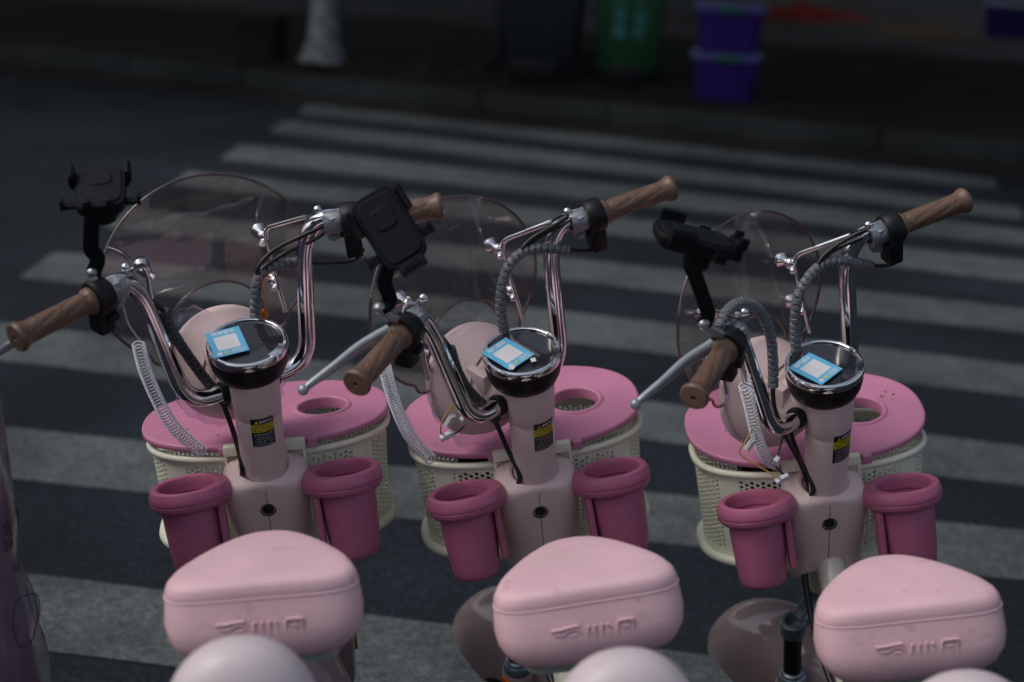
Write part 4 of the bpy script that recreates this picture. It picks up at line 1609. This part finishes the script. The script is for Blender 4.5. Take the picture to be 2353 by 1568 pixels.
def make_bike(i, B):
    root = obj('electric_bike', None, None, T(B['pos'][0], B['pos'][1], 0.0) @ RZ(B['yaw']) @ RY(-B['lean']))
    thing(root, B['label'], 'electric bike', 'pink electric bikes parked in a row')
    NM = T(*HEAD) @ RX(RAKE)
    SM = NM @ RZ(B['steer'])

    def part(name, key, fn, m=None, parent=root):
        return obj(name, shared(key, fn), parent, m)

    # --- front: neck cover, cups
    nc = part('neck_cover', 'neck', neck_cover, T(-0.006, 0, 0) @ NM)
    part('seam', 'seam', lambda: MB().tube([(0, -0.0505, -0.012), (0, -0.0510, -0.034), (0, -0.0512, -0.06), (0, -0.0511, -0.10), (0, -0.0513, -0.13), (0, -0.0522, -0.160)], 0.0007, 6).mesh('seam', M['seam']), None, nc)
    part('key_lock', 'lock', lambda: MB().lathe([(0.0128, -0.004), (0.0136, 0.0004), (0.0122, 0.0008), (0.0112, -0.002), (0.0108, -0.002), (0.0088, 0.0004), (0.0065, 0.0010), (0.0004, 0.0010)], 28, T(0, -0.0522, -0.055) @ RX(90)).mesh('key_lock', M['black'], 40), None, nc)
    part('collar', 'collar', lambda: MB().lathe([(0.0350, -0.012), (0.0395, -0.010), (0.0395, 0.0006), (0.0360, 0.0010)], 40).mesh('collar', M['inside'], 40), None, nc)
    for s in (-1, 1):
        rim, body = shared('cup%d' % s, lambda: cup_parts(s))
        cm = T(-0.138 if s < 0 else 0.130, -0.024, 0.7405) @ RX(-6) @ RY(-3)
        ch = obj('cup_holder', body, root, cm)
        obj('cup_rim', rim, ch)
        part('bracket', 'brk%d' % s, lambda: MB().box((0.012, 0.036, 0.105), (-s * 0.053, -0.012, -0.062), 0.006).box((0.014, 0.020, 0.06), (-s * 0.045, 0.0, -0.045), 0.003).mesh('bracket', M['cup']), None, ch)

    # --- basket
    bk = part('basket', 'bwall', basket_wall)
    part('basket_rim', 'brim', basket_rims, None, bk)
    part('bottom_rim', 'bfoot', basket_foot, None, bk)
    part('basket_floor', 'bfloor', basket_floor, None, bk)
    for s in (-1, 1):
        part('hinge', 'hinge%d' % s, lambda: MB().box((0.038, 0.020, 0.019), (s * 0.052 - .004, 0.034, 0.788), 0.005).box((0.005, 0.006, 0.024), (s * 0.036 - .004, 0.031, 0.770), 0.001).box((0.005, 0.006, 0.024), (s * 0.068 - .004, 0.031, 0.770), 0.001).mesh('hinge', M['cream']), None, bk)
    part('mount_plate', 'bmount', lambda: MB().box((0.11, 0.02, 0.10), (0, 0.052, 0.68), 0.004).box((0.07, 0.05, 0.03), (0, 0.06, 0.60), 0.004).mesh('mount_plate', M['cream']), None, bk)
    if i:
        build('parcel', MB().box((0.15, 0.10, 0.13), (-0.06, 0.15, 0.69), 0.01), M['black'], bk)
    lid = part('basket_lid', 'lid', lid_mesh, T(*HINGE) @ RX(B['lid']))
    for k, (sz_, lc_) in enumerate((((0.016, 0.020, 0.016), (0.083, -0.006, 0.002)), ((0.008, 0.014, 0.012), (-0.076, -0.006, 0.0)), ((0.012, 0.020, 0.012), (-0.024, 0.0, 0.002)))):
        part('hinge_tab', 'tab%d' % k, lambda: MB().box(sz_, lc_, 0.0025).mesh('hinge_tab', M['lid']), None, lid)

    rs_ = random.Random(40 + i)
    for k in range((5, 7, 12)[i]):
        if i == 2 and k < 8:
            dx, dy = 0.165 + rs_.gauss(0, .012), 0.185 + rs_.gauss(0, .010)
        else:
            dx, dy = rs_.uniform(-.17, .02), rs_.uniform(.03, .24)
        w_ = rs_.uniform(.0012, .0035)
        build('dirt_fleck', MB().prism([(w_ * cos(a_) * rs_.uniform(.5, 1.2), w_ * sin(a_) * rs_.uniform(.4, 1)) for a_ in [j_ * pi / 3 for j_ in range(6)]], 0, 0.0006), M['dead_leaf'], lid, T(dx, dy, 0.0085) @ RZ(rs_.uniform(0, 180)), smooth=False)

    # --- saddle and backrest
    sx, sy, sz, syaw = B['sad']
    sad = part('saddle', 'saddle', saddle_mesh, T(sx, -0.392 + sy, 0.818 + sz) @ RZ(syaw))
    part('piping', 'piping', saddle_piping, None, sad)
    part('emblem', 'emblem', saddle_emblem, None, sad)
    part('underside', 'under', lambda: MB().prism([(q.x * .72, -0.125 + (q.y + .125) * .72) for q in saddle_outline()], -0.128, -0.112).mesh('underside', M['mint'], 40), None, sad)
    px, pz = B['pad']
    pad = part('backrest', 'pad', pad_mesh, T(px, -0.860, 0.778 + pz))
    part('backrest_post', 'ppost', lambda: MB().tube([(-0.05, -0.03, -0.02), (-0.06, -0.02, -0.28)], 0.010, 12).tube([(0.05, -0.03, -0.02), (0.06, -0.02, -0.28)], 0.010, 12).mesh('backrest_post', M['black']), None, pad)

    # --- frame, wheels
    part('frame', 'frame', lambda: MB().tube(spline([(0, 0.06, 0.60), (0, 0.02, 0.598), (0, -0.045, 0.53), (0, -0.12, 0.42), (0, -0.20, 0.32), (0, -0.32, 0.285), (0, -0.46, 0.285)], 8), 0.0265, 24)
         .tube([(0, -0.44, 0.26), (0, -0.50, 0.62)], 0.024, 20)
         .tube([(0.05, -0.48, 0.30), (0.062, -0.86, 0.225)], 0.012, 12).tube([(-0.05, -0.48, 0.30), (-0.062, -0.86, 0.225)], 0.012, 12)
         .tube([(0, -0.47, 0.30), (0.05, -0.48, 0.30)], 0.012, 10).tube([(0, -0.47, 0.30), (-0.05, -0.48, 0.30)], 0.012, 10)
         .mesh('frame', M['tube_cream'], 60))
    part('head_tube', 'headtube', lambda: MB().lathe([(0.026, -0.262), (0.032, -0.260), (0.033, -0.10)], 32, NM, True, True).mesh('head_tube', M['tube_cream'], 50))
    rs = part('round_sticker', 'rsticker', lambda: bent(MB().lathe([(0.021, 0.0), (0.0205, 0.0006), (0.0165, 0.0007)], 36), 0.0265).mesh('round_sticker', M['label_yellow'], 60), frame_to((-0.004, -0.0840, 0.5235), (0, -0.826, 0.563), (1, 0, 0)) @ T(0, 0, 0.0015))
    part('sticker_ring', 'rs1', lambda: bent(MB().lathe([(0.0168, 0.0007), (0.0145, 0.0008)], 36), 0.0265).mesh('sticker_ring', M['red_ink'], 60), None, rs)
    part('sticker_face', 'rs2', lambda: bent(MB().lathe([(0.0148, 0.0008), (0.0004, 0.0009)], 36), 0.0265).mesh('sticker_face', M['paper'], 60), None, rs)
    part('sticker_mark', 'rs3', lambda: bent(MB().lathe([(0.0055, 0.0011), (0.0004, 0.0012)], 20, T(0.002, 0.005, 0)), 0.0265).mesh('sticker_mark', M['red_ink'], 60), None, rs)
    part('seat_post', 'seatpost', lambda: MB().tube([(0, -0.497, 0.60), (0, -0.512, 0.712)], 0.015, 18).mesh('seat_post', M['chrome']))
    part('floor_board', 'board', lambda: MB().box((0.22, 0.26, 0.03), (0, -0.33, 0.325), 0.012).mesh('floor_board', M['gloss']))
    rw = Vector((0, -0.86, 0.180))
    ty, ri = shared('rear_wheel', lambda: wheel_meshes((0, 0, 0)))
    w = obj('rear_wheel', ri, root, T(*rw) @ Matrix.Scale(0.85, 4))
    obj('tyre', ty, w)
    part('rear_fender', 'rfender', lambda: MB().grid([[Vector((0.055 * sin(b), (0.235 - 0.03 * (1 - cos(b))) * cos(a), (0.235 - 0.03 * (1 - cos(b))) * sin(a))) for b in [(-pi / 2 + pi * j / 12) for j in range(13)]] for a in [radians(10 + 150 * k / 24) for k in range(25)]]).mesh('rear_fender', M['gloss'], 80), T(*rw))
    part('rear_rack', 'rack', lambda: MB().tube([(-0.06, -0.56, 0.50), (-0.07, -0.93, 0.505)], 0.009, 10).tube([(0.06, -0.56, 0.50), (0.07, -0.93, 0.505)], 0.009, 10).tube([(-0.07, -0.93, 0.505), (0.07, -0.93, 0.505)], 0.009, 10).tube([(-0.06, -0.575, 0.50), (0.06, -0.575, 0.50)], 0.009, 10).tube([(-0.065, -0.80, 0.50), (-0.068, -0.86, 0.22)], 0.008, 10).tube([(0.065, -0.80, 0.50), (0.068, -0.86, 0.22)], 0.008, 10).mesh('rear_rack', M['black']))
    ht = 0.47 * math.tan(radians(B['lean']))
    build('kickstand', MB().tube([(-0.04, -0.50, 0.275), (-0.115, -0.52, 0.12), (-0.15, -0.53, 0.152 * math.tan(radians(B['lean'])) * -1 + 0.008)], 0.0085, 12), M['black'], root)
    for k, s in enumerate((-1, 1)):
        part('loom', 'loom%d' % s, lambda: MB().tube(spline([(s * 0.030 - .012, 0.045, 0.62), (s * 0.034 - .014, 0.01, 0.56), (s * 0.030 - 0.012, -0.05, 0.47), (s * 0.022, -0.16, 0.38), (0.0, -0.30, 0.31)], 8), 0.006, 10).tube(spline([(s * 0.022 - .02, 0.05, 0.62), (s * 0.030 - .018, 0.015, 0.55), (s * 0.034, 0.02, 0.45)], 8), 0.005, 10).mesh('loom', M['cable']))

    # --- steering group
    stm = part('stem', 'stem', stem_mesh, SM)
    base, yel, wt, bkp = shared('label', label_meshes)
    lab = obj('warning_label', base, root, SM)
    obj('label_band', yel, lab)
    obj('label_print', wt, lab)
    obj('label_print', bkp, lab)
    g = part('gauge', 'bowl', gauge_bowl, SM)
    part('gauge_ring', 'ring', gauge_ring, None, g)
    part('gauge_glass', 'glass', gauge_glass, None, g)
    part('side_button', 'gbtn', lambda: MB().box((0.016, 0.026, 0.030), (0.062, 0.022, 0.226), 0.005).mesh('side_button', M['black']), None, g)
    card, wh, gr = shared('card', sticker_meshes)
    rot = [T(-0.0235, 0.023, 0) @ RZ(-7) @ T(0.0235 - 0.006, -0.023 + .002, 0), Matrix.Identity(4), T(0, -0.008, 0)][i]
    st = obj('gauge_sticker', card, root, SM @ rot)
    obj('sticker_print', wh, st)
    obj('sticker_mark', gr, st)
    if B['chips']:
        for x, y, a in ((-0.045, -0.010, 20), (-0.008, -0.022, 60)):
            build('tape_scrap', MB().box((0.010, 0.0085, 0.0008), (0, 0, 0)), M['paper'], st, T(x, y, 0.2650) @ RZ(a))
    for s in (-1, 1):
        hb = part('handlebar', 'bar%d' % s, lambda: bar_mesh(s), SM)
        part('bar_boot', 'boot%d' % s, lambda: MB().lathe([(0.013, -0.004), (0.0185, -0.003), (0.0195, 0.002), (0.0185, 0.010), (0.0140, 0.012)], 28, frame_to((s * 0.040, 0.036, 0.158), (s, 0, 0), (0, 0, 1))).mesh('bar_boot', M['black']), None, hb)
        GM = grip_frame(s)
        part('grip', 'grip%d' % s, lambda: grip_mesh(s), SM @ GM)
        sw = part('switch_housing', 'sw%d' % s, lambda: switch_mesh(s), SM @ GM)
        if s > 0:
            part('switch_mark', 'dots', lambda: switch_dots(s), None, sw)
        part('brake_perch', 'perch%d' % s, lambda: perch_mesh(s), SM @ GM)
        part('brake_lever', 'lever%d' % s, lambda: lever_mesh(s), SM @ (T(-.19, .05, .417) @ RY(-14) @ T(.19, -.05, -.417)) if (i == 0 and s < 0) else SM)
    ws, rim = shared('shield', shield_mesh)
    w = obj('windshield', ws, root, SM)
    obj('windshield_edge', rim, w)
    for s in (-1, 1):
        balls, rods, arm = shared('mount%d' % s, lambda: mount_parts(s))
        a = obj('shield_arm', arm, root, SM)
        obj('shield_rod', rods, a)
        for b_ in balls:
            obj('ball_joint', b_, a)
    hl = part('headlight', 'hl', headlight_mesh, SM)
    part('headlight_lens', 'hll', headlight_lens, None, hl)
    part('screw_hole', 'hls', lambda: MB().lathe([(0.0045, 0.0), (0.0048, 0.0008), (0.0034, 0.0006), (0.0032, -0.001), (0.0003, -0.001)], 16, frame_to((-0.048, 0.046, 0.128), (-.7, -.65, -.25))).mesh('screw_hole', M['seam']), None, hl)
    for k, (a0, a1, r0, r1, seed) in enumerate(B['film']):
        obj('film_scrap', film_piece(a0, a1, r0, r1, seed), hl)
    fk, stan, seal, low = shared('fork', fork_meshes)
    f = obj('fork_crown', fk, root, SM)
    for k in (0, 1):
        l = obj('fork_leg', stan[k], root, SM)
        obj('dust_seal', seal[k], l)
        obj('fork_slider', low[k], l)
    part('front_fender', 'ffender', fender_mesh, SM)
    fty, fri = shared('front_wheel', lambda: wheel_meshes((0, 0, 0)))
    w = obj('front_wheel', fri, root, SM @ T(0, 0.050, -0.640) @ Matrix.Scale(0.85, 4))
    obj('tyre', fty, w)
    for s in (-1, 1):
        part('side_reflector', 'refl%d' % s, lambda: MB().box((0.008, 0.022, 0.075), (s * 0.1225, 0.004, -0.50), 0.003).mesh('side_reflector', M['reflector']), SM)

    # --- cables
    obj('spiral_hose', spiral_hose(spline(B['hose'], 10), 0.0092), root, SM)
    obj('cable', MB().tube(spline(B['tail'], 8), 0.0036, 10).mesh('cable', M['cable'], 80), root, SM)
    for c in B['cab']:
        obj('cable', MB().tube(spline(c, 8), 0.0036, 10).mesh('cable', M['cable'], 80), root, SM)
    obj('spiral_hose', spiral_hose(spline(B['left'], 10), 0.0092, mat_=M[B['left_mat']]), root, SM)
    obj('cable', MB().tube(spline(B['leftc'], 8), 0.0040, 10).mesh('cable', M['cable'], 80), root, SM)
    obj('coil_cable', coil_mesh(spline(B['coil'], 12), 0.0098, 0.0014, B['turns']), root)
    obj('thin_wire', MB().tube(spline(B['wire'], 8), 0.0013, 8).mesh('thin_wire', M['coil'], 80), root, SM)
    obj('cable', MB().tube(spline([(-0.045, 0.050, 0.12), (-0.040, 0.030, 0.06), (-0.046, -0.004, 0.015), (-0.050, 0.02, -0.03)], 8), 0.0045, 10).mesh('cable', M['cable'], 80), root, SM)
    if B['conn']:
        for k, q in enumerate(B['conn']):
            c = build('wire_connector', MB().box((0.011, 0.008, 0.020), (0, 0, 0), 0.0012).box((0.008, 0.010, 0.008), (0, 0, -0.011), 0.001), M['white'], root, SM @ T(*q) @ RY([25, 80, -20][k]) @ RX(20))
        q0, q1, q2 = B['conn']
        obj('thin_wire', MB().tube(spline([(q0[0] + .03, q0[1] + .01, q0[2] + .025), (q0[0] - .012, q0[1], q0[2] + .014), (q0[0] - .024, q0[1], q0[2] - .010), (q1[0] - .008, q1[1], q1[2] + .006)], 8), 0.0013, 8).mesh('thin_wire', M['wire_yellow'], 80), root, SM)
        obj('thin_wire', MB().tube(spline([(q2[0] + .03, q2[1] + .01, q2[2] + .03), (q2[0] + .004, q2[1], q2[2] + .01), (q2[0], q2[1], q2[2] - .014), (q1[0] + .012, q1[1], q1[2] - .006)], 8), 0.0016, 8).mesh('thin_wire', M['cable'], 80), root, SM)
    if i == 0:
        charm = build('charm', MB().ball(0.0075, (0.058, 0.083, 0.250), 16, 12, (0.9, 0.6, 1.5)), M['orange'], root, SM)
        build('charm_cord', MB().tube(spline([(0.060, 0.075, 0.338), (0.058, 0.074, 0.300), (0.0585, 0.080, 0.260)], 6), 0.0008, 6).tube(spline([(0.072, 0.075, 0.335), (0.064, 0.074, 0.300), (0.0585, 0.080, 0.260)], 6), 0.0008, 6), M['orange'], charm)

    # --- phone holder
    hc, hlong, hn, op = B['holder']
    y = Vector(hlong).normalized()
    z = Vector(hn)
    z = (z - y * z.dot(y)).normalized()
    x = y.cross(z)
    HM = Matrix(((x.x, y.x, z.x, hc[0]), (x.y, y.y, z.y, hc[1]), (x.z, y.z, z.z, hc[2]), (0, 0, 0, 1)))
    back, padm, knob, jaws = shared('holder%.3f' % op, lambda: holder_meshes(op))
    h = obj('phone_holder', back, root, SM @ HM)
    obj('holder_pad', padm, h)
    obj('holder_button', knob, h)
    for j in jaws:
        obj('holder_jaw', j, h)
    end = HM @ Vector((0, -0.015, -0.035))
    path = fillet(B['arm'][:-1] + [tuple(end)], 0.010, 4)
    a = obj('holder_arm', strap(path, 0.0115, 0.0055, (1, -0.5, 0), 'holder_arm', M['holder']), root, SM)
    b0 = Vector(B['arm'][0])
    build('arm_bolt', MB().ball(0.0098, tuple(b0 + Vector((0.0, 0, 0.004))), 18, 12, (1, 1, .8)).tube([b0, (-0.212, 0.043, 0.425)], 0.008, 12), M['silver'], a)
    return root


for i, B in enumerate(BIKES):
    make_bike(i, B)

# ------------------------------------------------------------------ plastic-wrapped bundle at the left edge
def bundle():
    root = obj('wrapped_bundle', None, None, T(-1.105, 2.10, 0))
    thing(root, 'purple bundle wrapped in wrinkled plastic with dark lettering, at the left edge', 'bundle')
    def rad(z, a, seed):
        r = 0.385 - 0.085 * max(0, min(1, (z - 0.5) / 0.75)) - 0.05 * max(0, z - 0.95) - 0.03 * max(0, (0.3 - z))
        v = Vector((cos(a) * 1.2, sin(a) * 1.2, z * 1.4))
        r += 0.018 * noise.noise(v * 2.3 + Vector((seed, 0, 0))) + 0.010 * noise.noise(v * 7 + Vector((0, seed, 0)))
        return r
    def surf(off, seed):
        rows = []
        for i in range(70):
            z = 0.004 + 1.30 * i / 69
            dm = sqrt(max(0.002, 1 - (max(0.0, z - 1.0) / 0.306) ** 2))
            rows.append([Vector((cos(2 * pi * j / 110) * dm * (rad(z, 2 * pi * j / 110, 1) + off + (0.006 * noise.noise(Vector((cos(2 * pi * j / 110) * 6, sin(2 * pi * j / 110) * 6, z * 7 + 5))) if seed else 0)), sin(2 * pi * j / 110) * dm * (rad(z, 2 * pi * j / 110, 1) + off), z + off)) for j in range(110)])
        mb = MB().grid(rows, closed_u=True)
        mb.fan(rows[-1])
        return mb
    inner = mat('purple_fabric', (0.34, 0.22, 0.33), 0.6, var=0.35, vscale=4, bump=0.4, bscale=20)
    build('contents', surf(-0.012, 0), inner, root)
    w = build('plastic_wrap', surf(0.004, 1), M['wrap'], root, angle=80)
    ink = mat('dark_ink', (0.018, 0.010, 0.022), 0.5)
    def on_surface(v, f, a0, zc):
        out = []
        for q in v:
            z = zc + q[1]
            a = a0 + q[0] * 2.2 / 0.36
            r = rad(z, a, 1) + 0.0085
            out.append(Vector((r * cos(a), r * sin(a), z)))
        return out, f
    for s, a0 in (('BEAR', radians(1)), ('HAPPY', radians(10.5))):
        v, f = text_polys(s, 0.022, 0.0003)
        v = [(-q[1], q[0], 0) for q in v]
        build('lettering', MB().add(*on_surface(v, f, a0, 0.760)), ink, root, smooth=False)
    # a rounded outline drawn lower down
    pts = []
    for k in range(33):
        t = 2 * pi * k / 32
        pts.append((0.024 * cos(t) * (1 + .10 * cos(3 * t)), 0.034 * sin(t) * (1 + .10 * cos(3 * t)), 0))
    v, _ = on_surface(pts, [], radians(1), 0.62)
    build('drawn_outline', MB().tube(v, 0.0008, 6), ink, root)
bundle()
